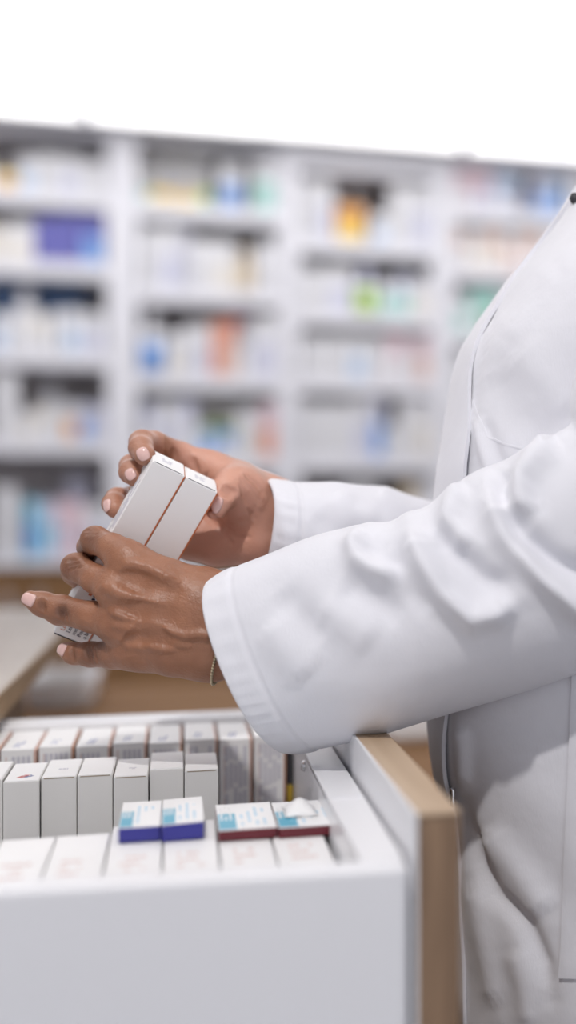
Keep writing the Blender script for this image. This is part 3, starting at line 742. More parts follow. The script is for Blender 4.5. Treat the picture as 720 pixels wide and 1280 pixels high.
B.chain([(HX + -.050, 1.216, 1.541, .007), (HX + -.056, 1.23, 1.543, .008), (HX + -.050, 1.244, 1.541, .007)], .006)
B.chain([(HX + -.048, 1.218, 1.530, .008), (HX + -.055, 1.23, 1.529, .0085), (HX + -.048, 1.242, 1.530, .008)], .006)
B.carve([(HX + -.058, 1.213, 1.5355, .0018), (HX + -.064, 1.23, 1.536, .0018), (HX + -.058, 1.247, 1.5355, .0018)], .003)
for y, sg in ((1.145, -1), (1.315, 1)):
    B.chain([(.035, 1.23 + (y - 1.23) * .8, .92, .055), (.02, 1.23 + (y - 1.23) * .8, .52, .05), (.045, y, .12, .040), (.03, y, .06, .04)], .03)
    B.chain([(.045, y, .05, .032), (-.06, y, .035, .028), (-.11, y, .03, .022)], .02)
# near (left) arm
B.chain([(.03, 1.09, 1.320, .030), Q(745, 752, 1.075) + (.037,), Q(590, 762, 1.085) + (.037,), Q(330, 785, 1.108) + (.0265,)], .02)
# far (right) arm
B.chain([(.03, 1.375, 1.325, .038), Q(735, 780, 1.33) + (.038,), Q(600, 735, 1.31) + (.036,), Q(400, 664, 1.225) + (.027,)], .02)

# ---- near hand, back towards the camera
Wn = 1.104
B.chain([q4(330, 785, 1.108, .0260), q4(268, 784, Wn, .0255)], .012)
B.chain([q4(300, 760, Wn, .0225), q4(262, 757, Wn, .0215)], .01)
B.chain([q4(300, 810, Wn, .0205), q4(262, 812, Wn, .0205)], .01)
B.chain([q4(262, 750, 1.104, .0195), q4(210, 727, 1.098, .0170), q4(157, 697, 1.094, .0125)], .016)
B.chain([q4(262, 772, 1.100, .0185), q4(200, 755, 1.090, .0155), q4(141, 736, 1.089, .0120)], .016)
B.chain([q4(262, 795, 1.100, .0185), q4(205, 787, 1.091, .0160), q4(145, 780, 1.091, .0120)], .016)
B.chain([q4(262, 818, 1.106, .0185), q4(215, 817, 1.099, .0165), q4(163, 813, 1.099, .0125)], .016)
B.chain([q4(240, 806, 1.118, .0180), q4(195, 812, 1.115, .0150)], .016)     # heel of the hand
B.chain([q4(255, 742, 1.118, .0175), q4(225, 732, 1.125, .0150)], .016)
B.mark()
B.finger([q4(162, 700, 1.096, .0120), q4(140, 685, 1.102, .0108), q4(119, 675, 1.116, .0104), q4(112, 684, 1.140, .0090), q4(119, 698, 1.160, .0076)], .010)   # index
B.finger([q4(147, 737, 1.092, .0118), q4(120, 724, 1.102, .0106), q4(95, 709, 1.122, .0106), q4(93, 716, 1.147, .0090), q4(106, 733, 1.166, .0076)], .010)   # middle
B.finger([q4(152, 783, 1.094, .0124), q4(115, 771, 1.103, .0116), q4(78, 763, 1.117, .0109), q4(76, 763, 1.117, .0108), q4(53, 755, 1.116, .0092), q4(38, 749, 1.114, .0066)], .010)   # ring
B.finger([q4(168, 815, 1.100, .0125), q4(142, 818, 1.106, .0108), q4(113, 818, 1.118, .0094), q4(93, 817, 1.123, .0082), q4(83, 813, 1.126, .0066)], .010)   # little
B.finger([q4(235, 735, 1.128, .0150), q4(214, 727, 1.152, .0115), q4(196, 722, 1.177, .0100), q4(178, 712, 1.186, .0080)], .012)   # thumb, behind the cartons

# ---- far hand, palm towards the camera
B.chain([q4(400, 662, 1.225, .0260), q4(342, 649, 1.214, .0240)], .012)
B.chain([q4(365, 630, 1.214, .0170), q4(330, 626, 1.212, .0180)], .01)
B.chain([q4(365, 670, 1.214, .0165), q4(330, 672, 1.212, .0170)], .01)
B.chain([q4(332, 624, 1.212, .0190), q4(300, 601, 1.214, .0160), q4(262, 583, 1.212, .0120)], .016)
B.chain([q4(332, 640, 1.216, .0165), q4(290, 622, 1.222, .0140), q4(248, 606, 1.218, .0125)], .016)
B.chain([q4(332, 655, 1.216, .0165), q4(285, 645, 1.223, .0140), q4(243, 630, 1.219, .0125)], .016)
B.chain([q4(332, 672, 1.212, .0170), q4(285, 674, 1.214, .0160), q4(240, 658, 1.213, .0120)], .016)
B.chain([q4(322, 680, 1.206, .0135), q4(270, 688, 1.206, .0125), q4(236, 684, 1.206, .0110)], .016)   # heel, little finger side
B.chain([q4(300, 606, 1.190, .0130), q4(275, 592, 1.200, .0115)], .016)
B.chain([q4(297, 612, 1.190, .0135), q4(291, 628, 1.198, .0120)], .016)     # web of the thumb
B.chain([q4(328, 634, 1.200, .0150), q4(306, 622, 1.190, .0165), q4(296, 612, 1.180, .0135)], .014)   # ball of the thumb
B.mark()
B.finger([q4(262, 585, 1.210, .0125), q4(225, 569, 1.204, .0110), q4(192, 555, 1.184, .0105), q4(178, 553, 1.163, .0098), q4(176, 560, 1.142, .0088), q4(181, 569, 1.131, .0082)], .010)
B.finger([q4(250, 606, 1.218, .0120), q4(215, 592, 1.208, .0108), q4(178, 582, 1.188, .0098), q4(165, 583, 1.168, .0094), q4(164, 590, 1.150, .0088), q4(169, 596, 1.141, .0080)], .010)
B.finger([q4(245, 630, 1.219, .0120), q4(205, 625, 1.208, .0105), q4(165, 623, 1.190, .0094), q4(147, 624, 1.172, .0090), q4(142, 630, 1.157, .0084), q4(144, 636, 1.150, .0076)], .010)
B.finger([q4(240, 658, 1.213, .0115), q4(215, 664, 1.207, .0096), q4(182, 672, 1.196, .0086), q4(165, 678, 1.184, .0074)], .010)
B.finger([q4(300, 614, 1.184, .0142), q4(290, 609, 1.174, .0118), q4(283, 613, 1.166, .0104), q4(276, 625, 1.160, .0092), q4(270, 637, 1.157, .0082)], .012)   # thumb

def march(fl, px, py, d0=1.0, d1=1.32):
    """where sight lines meet the surface built so far (camera-aligned)"""
    px = np.atleast_1d(np.asarray(px, float)); py = np.atleast_1d(np.asarray(py, float)); d = np.full(len(px), d0)
    for _ in range(60):
        q = np.stack([(px - CX) / F * d, d, ZC + (CY - py) / F * d], 1)
        v = run_points(fl, q); d = np.minimum(d + v * .9, d1)
        if np.abs(v).max() < 2e-5: break
    return np.stack([(px - CX) / F * d, d, ZC + (CY - py) / F * d], 1)
def grad(fl, q, e=.0006):
    g = np.stack([run_points(fl, q + np.eye(3)[i] * e) - run_points(fl, q - np.eye(3)[i] * e) for i in range(3)], 1)
    return g / np.linalg.norm(g, axis=1)[:, None]
def resample(pl, n):
    pl = np.array(pl, float); s = np.r_[0, np.cumsum(np.linalg.norm(np.diff(pl, axis=0), axis=1))]
    t = np.linspace(0, s[-1], n); return np.stack([np.interp(t, s, pl[:, i]) for i in range(pl.shape[1])], 1)
details = []
def detail(kind, pl, r, k, sink=0.0, n=8, taper=True):
    pl = resample(pl, n); q = march(B, pl[:, 0], pl[:, 1]); nn = grad(B, q); q = q - nn * sink
    rr = [r * (.45 if taper and i in (0, n - 1) else 1) for i in range(n)]
    details.append((kind, [tuple(a) + (b,) for a, b in zip(q, rr)], k))
# veins and tendons on the back of the near hand
detail('r', [(137, 764), (152, 770), (172, 775), (190, 776), (205, 784), (217, 792), (232, 795), (250, 793), (268, 796)], .0020, .0034, .0001, 16)
detail('r', [(131, 734), (150, 741), (170, 747), (190, 752), (205, 757)], .0030, .006, .0013, 8)
detail('r', [(150, 712), (163, 706), (180, 707), (200, 716), (222, 728)], .0019, .004, .0006, 8)
detail('r', [(158, 702), (190, 714), (215, 732)], .0026, .006, .0014, 6)
detail('r', [(180, 741), (200, 738), (222, 745)], .0016, .004, .0005, 5)
detail('r', [(145, 783), (175, 792), (205, 800), (235, 808)], .0016, .005, .0007, 6)
detail('r', [(160, 808), (185, 807), (215, 812)], .0016, .005, .0007, 5)
detail('r', [(150, 800), (160, 790), (171, 779)], .0013, .003, .0004, 4)
# hollows between the tendons
detail('c', [(163, 727), (190, 735), (215, 742)], .0035, .012, -.0030, 6)
detail('c', [(165, 763), (190, 765), (215, 772)], .0040, .012, -.0034, 6)
detail('c', [(165, 797), (190, 797), (210, 800)], .0030, .010, -.0026, 6)
# knuckle wrinkles
for x0, y0, x1, y1 in ((72, 758, 76, 774), (76, 757, 80, 775), (80, 757, 85, 776), (50, 749, 53, 764), (53, 748, 56, 765), (107, 809, 111, 828), (112, 808, 116, 829), (90, 809, 92, 825), (117, 808, 122, 829)):
    detail('c', [(x0, y0), ((x0 + x1) / 2 - 1.5, (y0 + y1) / 2), (x1, y1)], .0007, .0016, -.0002, 5)
for pl in ([(83, 702), (90, 699), (98, 699)], [(85, 707), (92, 704), (100, 704)], [(86, 713), (94, 709), (103, 709)], [(106, 664), (116, 661), (127, 664)], [(104, 669), (113, 665), (124, 668)]):
    detail('c', pl, .0007, .0016, -.0002, 5)
# lines of the far palm and wrist
for pl, r in (([(258, 592), (255, 612), (262, 640), (285, 662), (312, 672)], .0013), ([(250, 640), (270, 655), (290, 680)], .0010), ([(301, 598), (315, 612), (326, 630)], .0009), ([(300, 606), (313, 622), (322, 640)], .0009),
              ([(303, 616), (312, 630), (318, 648)], .0009), ([(306, 592), (320, 604), (331, 620)], .0008), ([(240, 573), (243, 582), (245, 590)], .0011), ([(217, 561), (219, 568), (219, 575)], .0010), ([(277, 613), (284, 618), (290, 620)], .0008), ([(281, 609), (288, 614), (294, 615)], .0008)):
    detail('c', pl, r * .95, .0030, -.0002, 8)
# skin fold beside the near index knuckle
detail('c', [(124, 703), (119, 697), (113, 694)], .0009, .002, -.0003, 5)
for kind, pts, k in details:
    (B.ridge if kind == 'r' else B.carve)(pts, k)

H = .00105
xs = axis((-.512, -.318, H), (-.318, -.29, .004), (-.29, .18, .008))
ys = axis((1.00, 1.068, .006), (1.068, 1.240, H), (1.240, 1.46, .007))
zs = axis((-.005, 1.005, .012), (1.005, 1.228, H), (1.228, 1.48, .008), (1.48, 1.72, .0042))
V_ = run_grid(B, xs, ys, zs)
bv, bf = surface_nets(V_, xs, ys, zs)
del V_
bn = grad(B, bv)
pxy = projr(bv)
# colour of the skin: paler inner hand, darker knuckles
palm = np.zeros(len(bv)); pig = np.zeros(len(bv))
hand = bv[:, 0] < -.29
far = hand & ((bv[:, 1] > 1.165) | ((pxy[:, 0] > 240) & (pxy[:, 1] < 660)))
sm = lambda x, a, b: np.clip((x - a) / (b - a), 0, 1) ** 2 * (3 - 2 * np.clip((x - a) / (b - a), 0, 1))
palm[far] = sm(-bn[far, 1], -.25, .45) * sm(pxy[far, 0], 205, 235)
near = hand & ~far & (bv[:, 1] < 1.165) & (pxy[:, 1] > 655)
palm[near] = sm(bn[near, 1], .2, .7) * .9
tips = hand & (pxy[:, 0] < 205) & (pxy[:, 1] < 650)
palm[tips] = np.maximum(palm[tips], .35)
for x, y, s_, a in ((78, 765, 8, .85), (53, 757, 6, .45), (112, 818, 9, .75), (92, 817, 6, .4), (89, 707, 9, .6), (112, 670, 8, .55), (140, 778, 9, .2), (124, 806, 7, .5), (104, 690, 5, .5)):
    g = np.exp(-((pxy[:, 0] - x) ** 2 + (pxy[:, 1] - y) ** 2) / (2 * s_ * s_)) * a
    m_ = hand & (bv[:, 1] < 1.135) & (bn[:, 1] < .3); pig[m_] = np.maximum(pig[m_], g[m_])

foot = W(.02, 1.23, 0)
PERSON = empty('person', foot, 'person in a white lab coat holding two long cartons over the open drawer', 'person')
body = build('body', RW(bv), bf.tolist(), M['skin'], PERSON, smooth=True)
for nm, arr in (('palm', palm), ('pigment', pig)):
    at = body.data.attributes.new(nm, 'FLOAT', 'POINT'); at.data.foreach_set('value', arr.astype(np.float32))

# nails
def nail(px, py, ax_px, length, width, name='fingernail', tipover=.0):
    q = march(B, [px], [py])[0]; n = grad(B, q[None])[0]
    d = q[1]; a = np.array([ax_px[0] / F * d, 0, -ax_px[1] / F * d]); a = a - n * (a @ n); a /= np.linalg.norm(a); b = np.cross(n, a)
    nu, nv = 9, 11; g = []
    for i in range(nu):
        for j in range(nv):
            u = -1 + 2 * i / (nu - 1); v = -1 + 2 * j / (nv - 1)
            wv = (1 - .28 * max(0, -v) ** 2.5 - .22 * max(0, v) ** 4)
            g.append(q + b * u * width * .5 * wv + a * v * length * .5 * (1 - .18 * u * u))
    g = np.array(g)
    for _ in range(6):
        v = run_points(B, g); nn = grad(B, g); g = g - nn * np.clip(v, -.003, .003)[:, None]
    nn = grad(B, g); out = []
    for i in range(nu):
        for j in range(nv):
            u = abs(-1 + 2 * i / (nu - 1)); v = -1 + 2 * j / (nv - 1)
            h = .00055 if (u < .95 and abs(v) < .95) else -.0002
            if v >= .95 and u < .95: h = .0006
            out.append(g[i * nv + j] + nn[i * nv + j] * h)
    f = [(i * nv + j, (i + 1) * nv + j, (i + 1) * nv + j + 1, i * nv + j + 1) for i in range(nu - 1) for j in range(nv - 1)]
    o = build(name, RW(np.array(out)), f, M['nail'], PERSON, smooth=True)
    md = o.modifiers.new('t', 'SOLIDIFY'); md.thickness = .0004; md.offset = -1
    return o
nail(178, 567, (6, 12), .0135, .0115)
nail(162, 592, (7, 10), .0128, .0105)
nail(133, 632, (4, 10), .0125, .0095)
nail(270, 631, (-5, 11), .0140, .0100, 'thumbnail')
nail(35, 749, (-8, -4), .0118, .0122)
nail(77, 812, (-7, -3), .0100, .0112)
# ------------------------------------------------------------------ the white coat
def crom(t, ks, vals):
    ks = np.array(ks, float); vals = np.array(vals, float); out = []
    for x in np.atleast_1d(t):
        i = int(np.clip(np.searchsorted(ks, x) - 1, 0, len(ks) - 2))
        u = (x - ks[i]) / (ks[i + 1] - ks[i])
        p0 = vals[max(i - 1, 0)]; p1 = vals[i]; p2 = vals[i + 1]; p3 = vals[min(i + 2, len(ks) - 1)]
        out.append(.5 * (2 * p1 + (p2 - p0) * u + (2 * p0 - 5 * p1 + 4 * p2 - p3) * u * u + (3 * p1 - p0 - 3 * p2 + p3) * u ** 3))
    return np.array(out)
def brush(v, nrm, mask, strokes):
    """push or pull cloth along its normal near strokes given on the visible side"""
    px = projr(v); disp = np.zeros(len(v))
    for pl, wpx, amp in strokes:
        pl = resample(pl, 40); best = np.full(len(v), 1e9); par = np.zeros(len(v))
        near = np.where((px[:, 0] > pl[:, 0].min() - 4 * wpx) & (px[:, 0] < pl[:, 0].max() + 4 * wpx) & (px[:, 1] > pl[:, 1].min() - 4 * wpx) & (px[:, 1] < pl[:, 1].max() + 4 * wpx))[0]
        if not len(near): continue
        d = np.hypot(px[near, 0][:, None] - pl[None, :, 0], px[near, 1][:, None] - pl[None, :, 1])
        k = d.argmin(1); best = d[np.arange(len(near)), k]; t = k / 39
        tap = np.clip(np.minimum(t, 1 - t) / .18, .25, 1)
        disp[near] += amp * np.exp(-(best / wpx) ** 2) * tap
    return v + nrm * (disp * mask)[:, None]
def noise1(seed, n=24):
    r = np.random.RandomState(seed); a = r.uniform(-1, 1, n); f1 = r.uniform(20, 75, (n, 3)); p = r.uniform(0, 6.28, n)
    return lambda q: sum(a[i] * np.sin(q @ f1[i] + p[i]) for i in range(n)) / math.sqrt(n)
def grid_faces(nr, nc, closed=True):
    f = []
    for i in range(nr - 1):
        for j in range(nc if closed else nc - 1):
            f.append((i * nc + j, i * nc + (j + 1) % nc, (i + 1) * nc + (j + 1) % nc, (i + 1) * nc + j))
    return f
coat_strokes = {}

def sleeve(name, st, strokes, hem, NR=230, NC=150, seed=1, hem_px=None):
    ks = np.arange(len(st)); t = np.linspace(0, len(st) - 1, NR)
    t = (t / (len(st) - 1)) ** 1.0 * (len(st) - 1)
    Uu = crom(t, ks, [s[0] for s in st]); Ll = crom(t, ks, [s[1] for s in st]); dd = crom(t, ks, [s[2] for s in st]); Vv = crom(t, ks, [s[3] for s in st])
    th = np.linspace(0, 2 * np.pi, NC, endpoint=False); rings = []; nrm = []; front = []
    for i in range(NR):
        U_ = np.array(Q(Uu[i][0], Uu[i][1], dd[i])); L_ = np.array(Q(Ll[i][0], Ll[i][1], dd[i])); C = (U_ + L_) / 2
        E1 = (U_ - L_) / 2
        mid = (Uu[i] + Ll[i]) / 2
        E2 = np.array(Q(mid[0] + Vv[i][0], mid[1] + Vv[i][1], dd[i] - Vv[i][2])) - C
        c, s = np.cos(th), np.sin(th)
        e = 2 / 2.25
        cc = np.sign(c) * np.abs(c) ** e; ss = np.sign(s) * np.abs(s) ** e
        p = C + cc[:, None] * E1 + ss[:, None] * E2
        rings.append(p); n = cc[:, None] * E1 / (E1 @ E1) + ss[:, None] * E2 / (E2 @ E2); n /= np.linalg.norm(n, axis=1)[:, None]
        nrm.append(n); front.append(ss)
    v = np.concatenate(rings); n = np.concatenate(nrm); fr = np.concatenate(front)
    mask = np.clip((fr + .35) / .5, 0, 1)
    tt = np.repeat(t, NC)
    amp = np.clip(tt / 1.2, 0, 1)
    v = v + n * (noise1(seed)(v) * .0011 * amp)[:, None]
    v = brush(v, n, mask, strokes)
    # stitched hem: a shallow groove with little puckers before it
    g = np.exp(-((tt - hem) / .05) ** 2); v = v - n * (g * .0016)[:, None]
    puck = np.exp(-((tt - hem * .55) / (hem * .45)) ** 2) * np.sin(np.tile(np.arange(NC), NR) * 2 * np.pi / NC * 34 + 5 * np.sin(np.tile(np.arange(NC), NR) * .13)) * .00055
    v = v + n * (puck + np.exp(-((tt - hem * .5) / (hem * .5)) ** 4) * .0010)[:, None]
    # lining that turns back inside the opening
    r0 = v[:NC]; c0 = r0.mean(0); ax = (v[NC * 12:NC * 13].mean(0) - c0)
    lin = [v[NC * 8:NC * 9] - n[NC * 8:NC * 9] * .0035, v[NC * 3:NC * 4] - n[NC * 3:NC * 4] * .003, r0 - n[:NC] * .0026, r0 - n[:NC] * .0014 - ax / np.linalg.norm(ax) * .0010]
    v = np.concatenate(lin + [v]); nr = NR + len(lin)
    o = build(name, RW(v), grid_faces(nr, NC), M['coat'], COAT, smooth=True)
    return o

# trunk of the coat: stacked rings whose front follows the body
LEV = [  # z, front r, lateral half width, back depth
    (1.452, -.040, .066, .075), (1.425, -.067, .085, .085), (1.393, -.087, .130, .10), (1.367, -.107, .163, .11), (1.337, -.130, .172, .112), (1.310, -.147, .172, .112),
    (1.290, -.160, .168, .112), (1.270, -.167, .163, .11), (1.243, -.171, .156, .108), (1.210, -.176, .15, .105), (1.177, -.181, .147, .10),
    (1.123, -.185, .146, .10), (1.057, -.187, .150, .10), (.973, -.188, .158, .11), (.937, -.184, .160, .115), (.910, -.178, .162, .118), (.80, -.172, .168, .12), (.70, -.170, .175, .12), (.54, -.168, .185, .125)]
AL = .24; FV = np.array([-math.cos(AL), -math.sin(AL)]); LV_ = np.array([math.sin(AL), -math.cos(AL)])
RC, DC = .025, 1.235
_z = np.array([l[0] for l in LEV])[::-1]
def lev(z):
    return [np.interp(z, _z, np.array([l[i] for l in LEV])[::-1]) for i in (1, 2, 3)]
def lev_s(z):       # softened table
    o = 0
    for dz, wt in ((-.012, .25), (0, .5), (.012, .25)): o = o + wt * np.array(lev(z + dz))
    return o
tn = noise1(11)
def trunk(phi, z):
    """camera-aligned point on the coat: phi 0 = front, + towards the near side"""
    fr, bl, bk = lev_s(z)
    ca = math.cos(AL); sa = math.sin(AL)
    A = math.sqrt(max(1e-6, (RC - fr) ** 2 - (bl * sa) ** 2)) / ca
    c, s = np.cos(phi), np.sin(phi)
    e = 2 / 2.15
    X = np.where(c > 0, A, bk) * np.sign(c) * np.abs(c) ** e; Y = bl * np.sign(s) * np.abs(s) ** e
    r = RC + FV[0] * X + LV_[0] * Y; d = DC + FV[1] * X + LV_[1] * Y
    return np.stack([r, d, np.full(r.shape, z)], -1)
NZ, NP = 380, 300
zz = np.linspace(1.452, .54, NZ)
ph = np.concatenate([np.linspace(-.9, 2.2, 230, endpoint=False), np.linspace(2.2, 2 * np.pi - .9, 70, endpoint=False)])
v = np.concatenate([trunk(ph, z) for z in zz])
def numnormal(v, nr, nc):
    g = v.reshape(nr, nc, 3); du = np.roll(g, -1, 1) - np.roll(g, 1, 1); dv = np.gradient(g, axis=0)
    n = np.cross(dv, du); n /= np.linalg.norm(n, axis=2)[..., None] + 1e-12
    return n.reshape(-1, 3)
n = numnormal(v, NZ, NP)
ctr = np.array([RC, DC, 0]); outw = v - ctr; outw[:, 2] = 0
if (n * outw).sum(1).mean() < 0: n = -n
mask = np.ones(len(v))
tr_strokes = [
    ([(580, 1000), (586, 1030), (600, 1076), (618, 1116), (658, 1155), (680, 1207), (690, 1250)], 11, -.0075),
    ([(600, 1030), (628, 1066), (660, 1105), (690, 1150)], 20, .0060),
    ([(585, 1090), (596, 1130), (606, 1185), (625, 1270)], 14, .0050),
    ([(640, 1180), (655, 1230), (662, 1290)], 14, .0040),
    ([(576, 905), (580, 940), (581, 985)], 9, .0050),
    ([(590, 515), (600, 550), (612, 590), (622, 620)], 7, .0035),
    ([(603, 520), (618, 560), (640, 610)], 8, -.0025),
    ([(640, 430), (680, 470), (720, 520)], 26, .0030),
    ([(610, 460), (640, 520), (700, 560)], 24, -.0025),
    ([(700, 330), (660, 380), (630, 430)], 18, .0022),
    ([(618, 402), (602, 440), (592, 480), (590, 560), (587, 612)], 7, -.0020),
]
v = v + n * (tn(v) * .0013)[:, None]
v = brush(v, n, mask, tr_strokes)
inner = v[-NP:] - n[-NP:] * .003; inner2 = v[-NP * 6:-NP * 5] - n[-NP * 6:-NP * 5] * .004
topin = v[:NP] - n[:NP] * .003; topin2 = v[NP * 5:NP * 6] - n[NP * 5:NP * 6] * .004
vv = np.concatenate([topin2, topin, v, inner, inner2])
COAT = build('lab_coat', RW(vv), [f[::-1] for f in grid_faces(NZ + 4, NP)], M['coat'], PERSON, smooth=True)
trunk_bvh = BVHTree.FromPolygons([tuple(p) for p in v], [f[::-1] for f in grid_faces(NZ, NP)])
_eye = Vector((0, 0, ZC))
def hit(px, py):
    d = Vector(Q(px, py, 1.0)) - _eye; d.normalize()
    loc, nr, i, dist = trunk_bvh.ray_cast(_eye, d)
    if loc is None: return None
    if nr.dot(d) > 0: nr = -nr
    return np.array(loc), np.array(nr)
def cloth_patch(name, P_, N_, h, parent, m, lift=None, th=None):
    """P_, N_: (nu, nv, 3) surface points and normals -> a thin raised panel with its own edges"""
    nu, nv = P_.shape[:2]; g = P_.copy()
    hh = np.full((nu, nv), h)
    hh[0, :] = hh[-1, :] = hh[:, 0] = hh[:, -1] = h * .82
    if lift is not None: hh = hh + lift
    top = g + N_ * hh[..., None]
    bot = g - N_ * .0025 if th is None else top - N_ * th
    v = np.concatenate([top.reshape(-1, 3), bot.reshape(-1, 3)]); f = []
    k = nu * nv
    for i in range(nu - 1):
        for j in range(nv - 1): f.append((i * nv + j, (i + 1) * nv + j, (i + 1) * nv + j + 1, i * nv + j + 1))
    for i in range(nu - 1):
        for j in (0, nv - 1):
            a, b = i * nv + j, (i + 1) * nv + j; f.append((a, b, b + k, a + k) if j else (b, a, a + k, b + k))
    for j in range(nv - 1):
        for i in (0, nu - 1):
            a, b = i * nv + j, i * nv + j + 1; f.append((a, b, b + k, a + k) if not i else (b, a, a + k, b + k))
    o = build(name, RW(v), f, m, parent, smooth=True)
    o.data.set_sharp_from_angle(angle=.6)
    return o
def screen_patch(name, corners, h, m, nu=30, nv=40):
    a, b, c, d = [np.array(q, float) for q in corners]      # tl, tr, br, bl on the visible side
    P_ = np.zeros((nu, nv, 3)); N_ = np.zeros((nu, nv, 3)); last = None
    for i in range(nu):
        for j in range(nv):
            u, w_ = i / (nu - 1), j / (nv - 1)
            p = (a * (1 - u) + b * u) * (1 - w_) + (d * (1 - u) + c * u) * w_
            r = hit(*p)
            if r is None: r = last
            last = r; P_[i, j], N_[i, j] = r
    return cloth_patch(name, P_, N_, h, COAT, m)
sl = resample([(590, 500), (597, 520), (610, 546), (630, 555), (655, 561), (700, 566), (760, 572)], 60)
P_ = np.zeros((5, 60, 3)); N_ = np.zeros((5, 60, 3)); last = None
for j in range(60):
    tg = sl[min(j + 1, 59)] - sl[max(j - 1, 0)]; tg /= np.linalg.norm(tg); pn = np.array([-tg[1], tg[0]])
    for i in range(5):
        r = hit(*(sl[j] + pn * (i - 2) * .8)); r = last if r is None else r; last = r; P_[i, j], N_[i, j] = r
cloth_patch('chest_pocket_seam', P_, N_, .0004, COAT, M['coat'])
screen_patch('hip_pocket', [(716, 835), (860, 835), (850, 1228), (700, 1222)], .0030, M['coat'])

# front placket: a long folded band from neck to hem, its near edge follows the photographed seam
line = np.array([(150, 760), (228, 738), (262, 718), (335, 661), (400, 619), (430, 602), (470, 590), (520, 588), (560, 590), (605, 585), (700, 578), (800, 570), (905, 561), (958, 563), (978, 568), (991, 571), (1060, 576), (1150, 580), (1300, 586), (1700, 600)], float)
nz = 190; nu = 14; zs_ = np.linspace(1.445, .545, nz); P_ = np.zeros((nu, nz, 3)); N_ = np.zeros((nu, nz, 3))
fine = np.linspace(-.25, 1.1, 500); F0 = []; F1 = []
for j, z in enumerate(zs_):
    q = trunk(fine, z); pq = projr(q)
    k0 = pq[:, 0].argmin()
    tx = np.interp(pq[k0, 1], line[:, 0], line[:, 1])
    F0.append(fine[k0] - .10); F1.append(max(np.interp(tx, pq[k0:k0 + 220, 0], fine[k0:k0 + 220]), fine[k0] + .05))
ker = np.exp(-np.linspace(-2, 2, 13) ** 2); ker /= ker.sum()
F0 = np.convolve(np.pad(F0, 6, 'edge'), ker, 'valid'); F1 = np.convolve(np.pad(F1, 6, 'edge'), ker, 'valid')
for j, z in enumerate(zs_):
    f0, f1 = F0[j], F1[j]
    us = np.linspace(f0, f1, nu)
    a = trunk(us, z); b = trunk(us + .002, z); c = trunk(us, z - .002)
    nn = np.cross(b - a, c - a); nn /= np.linalg.norm(nn, axis=1)[:, None]
    o = a - np.array([RC, DC, z]); sgn = np.sign((nn * o).sum(1)); nn *= sgn[:, None]
    P_[:, j] = a; N_[:, j] = nn
lift = np.zeros((nu, nz))
for j in range(nz):
    y_ = projr(P_[nu - 1, j][None])[0, 1]
    b = .0026 * math.exp(-((y_ - 575) / 35) ** 2) + .004 * math.exp(-((y_ - 950) / 60) ** 2) + .0004 * math.sin(y_ * .045)
    for i in range(nu): lift[i, j] = b * (i / (nu - 1)) ** 3 - (.006 if i == 0 else 0)
pl = cloth_patch('placket', P_, N_, .0036, COAT, M['coat'], lift=lift, th=.0032)
hz = .9125
r = hit(573, 992)
if r is not None:
    p, nn = r; p = p + nn * .0055
    m = MB(); zl = MB()
    zl.lathe([(.0006, -.0075), (.0022, -.0075), (.0026, -.004), (.0018, 0), (.0026, .004), (.0020, .0072), (.0006, .0076)], tuple(p), 14)
    zl.v = [tuple(W(*q)) for q in zl.v]; zl.build('zip_slider', M['chrome'], COAT, smooth=True)
    zl = MB(); zl.lathe([(.0002, -.0055), (.0009, -.0055), (.0009, .0055), (.0002, .0055)], tuple(p + nn * .0024 + np.array([.0005, 0, 0])), 10)
    zl.v = [tuple(W(*q)) for q in zl.v]; zl.build('zip_teeth', M['black'], COAT, smooth=True)
r = hit(721, 250)
if r is not None:
    p, nn = r; p = p + nn * .002
    zl = MB(); zl.lathe([(.0005, -.004), (.003, -.004), (.0048, 0), (.003, .004), (.0005, .004)], tuple(p), 16)
    zl.v = [tuple(W(*q)) for q in zl.v]; zl.build('snap_button', M['black'], COAT, smooth=True)
# stand collar
v = []; nc = 60
for z, a, b in ((1.438, .078, .072), (1.455, .071, .066), (1.475, .069, .064), (1.478, .071, .066), (1.462, .079, .074), (1.440, .090, .086), (1.425, .098, .098), (1.424, .094, .094), (1.438, .086, .082)):
    for k in range(nc):
        tq = .42 + (2 * np.pi - .84) * k / (nc - 1)
        X = a * math.cos(tq); Y = b * math.sin(tq)
        v.append((RC + .006 + FV[0] * X + LV_[0] * Y, DC + FV[1] * X + LV_[1] * Y, z - .012 * math.cos(tq)))
build('collar', RW(np.array(v)), grid_faces(9, nc, False), M['coat'], COAT, smooth=True)

# near sleeve: upper seam, lower seam, depth, reach towards the camera
near_st = [
    ((277, 727), (358, 942), 1.108, (-46, -12, .060)),
    ((305, 711), (390, 938), 1.108, (-42, -12, .061)),
    ((346, 693), (430, 929), 1.106, (-36, -12, .063)),
    ((398, 672), (484, 915), 1.102, (-30, -10, .066)),
    ((444, 660), (550, 897), 1.098, (-20, -6, .068)),
    ((500, 650), (615, 877), 1.092, (-12, -4, .069)),
    ((552, 620), (672, 859), 1.086, (-6, 0, .069)),
    ((603, 590), (722, 843), 1.080, (0, 0, .069)),
    ((650, 566), (775, 822), 1.074, (0, 0, .068)),
    ((690, 550), (830, 790), 1.068, (0, 0, .066)),
    ((713, 530), (868, 720), 1.064, (0, 0, .062)),
    ((712, 500), (884, 640), 1.060, (0, 0, .058)),
    ((722, 452), (888, 540), 1.058, (0, 0, .056)),
    ((738, 400), (890, 440), 1.062, (0, 0, .056)),
    ((758, 345), (906, 365), 1.070, (0, 0, .058)),
    ((774, 300), (908, 310), 1.082, (0, 0, .056)),
    ((792, 272), (900, 276), 1.105, (0, 0, .046)),
    ((812, 262), (880, 264), 1.135, (0, 0, .026))]
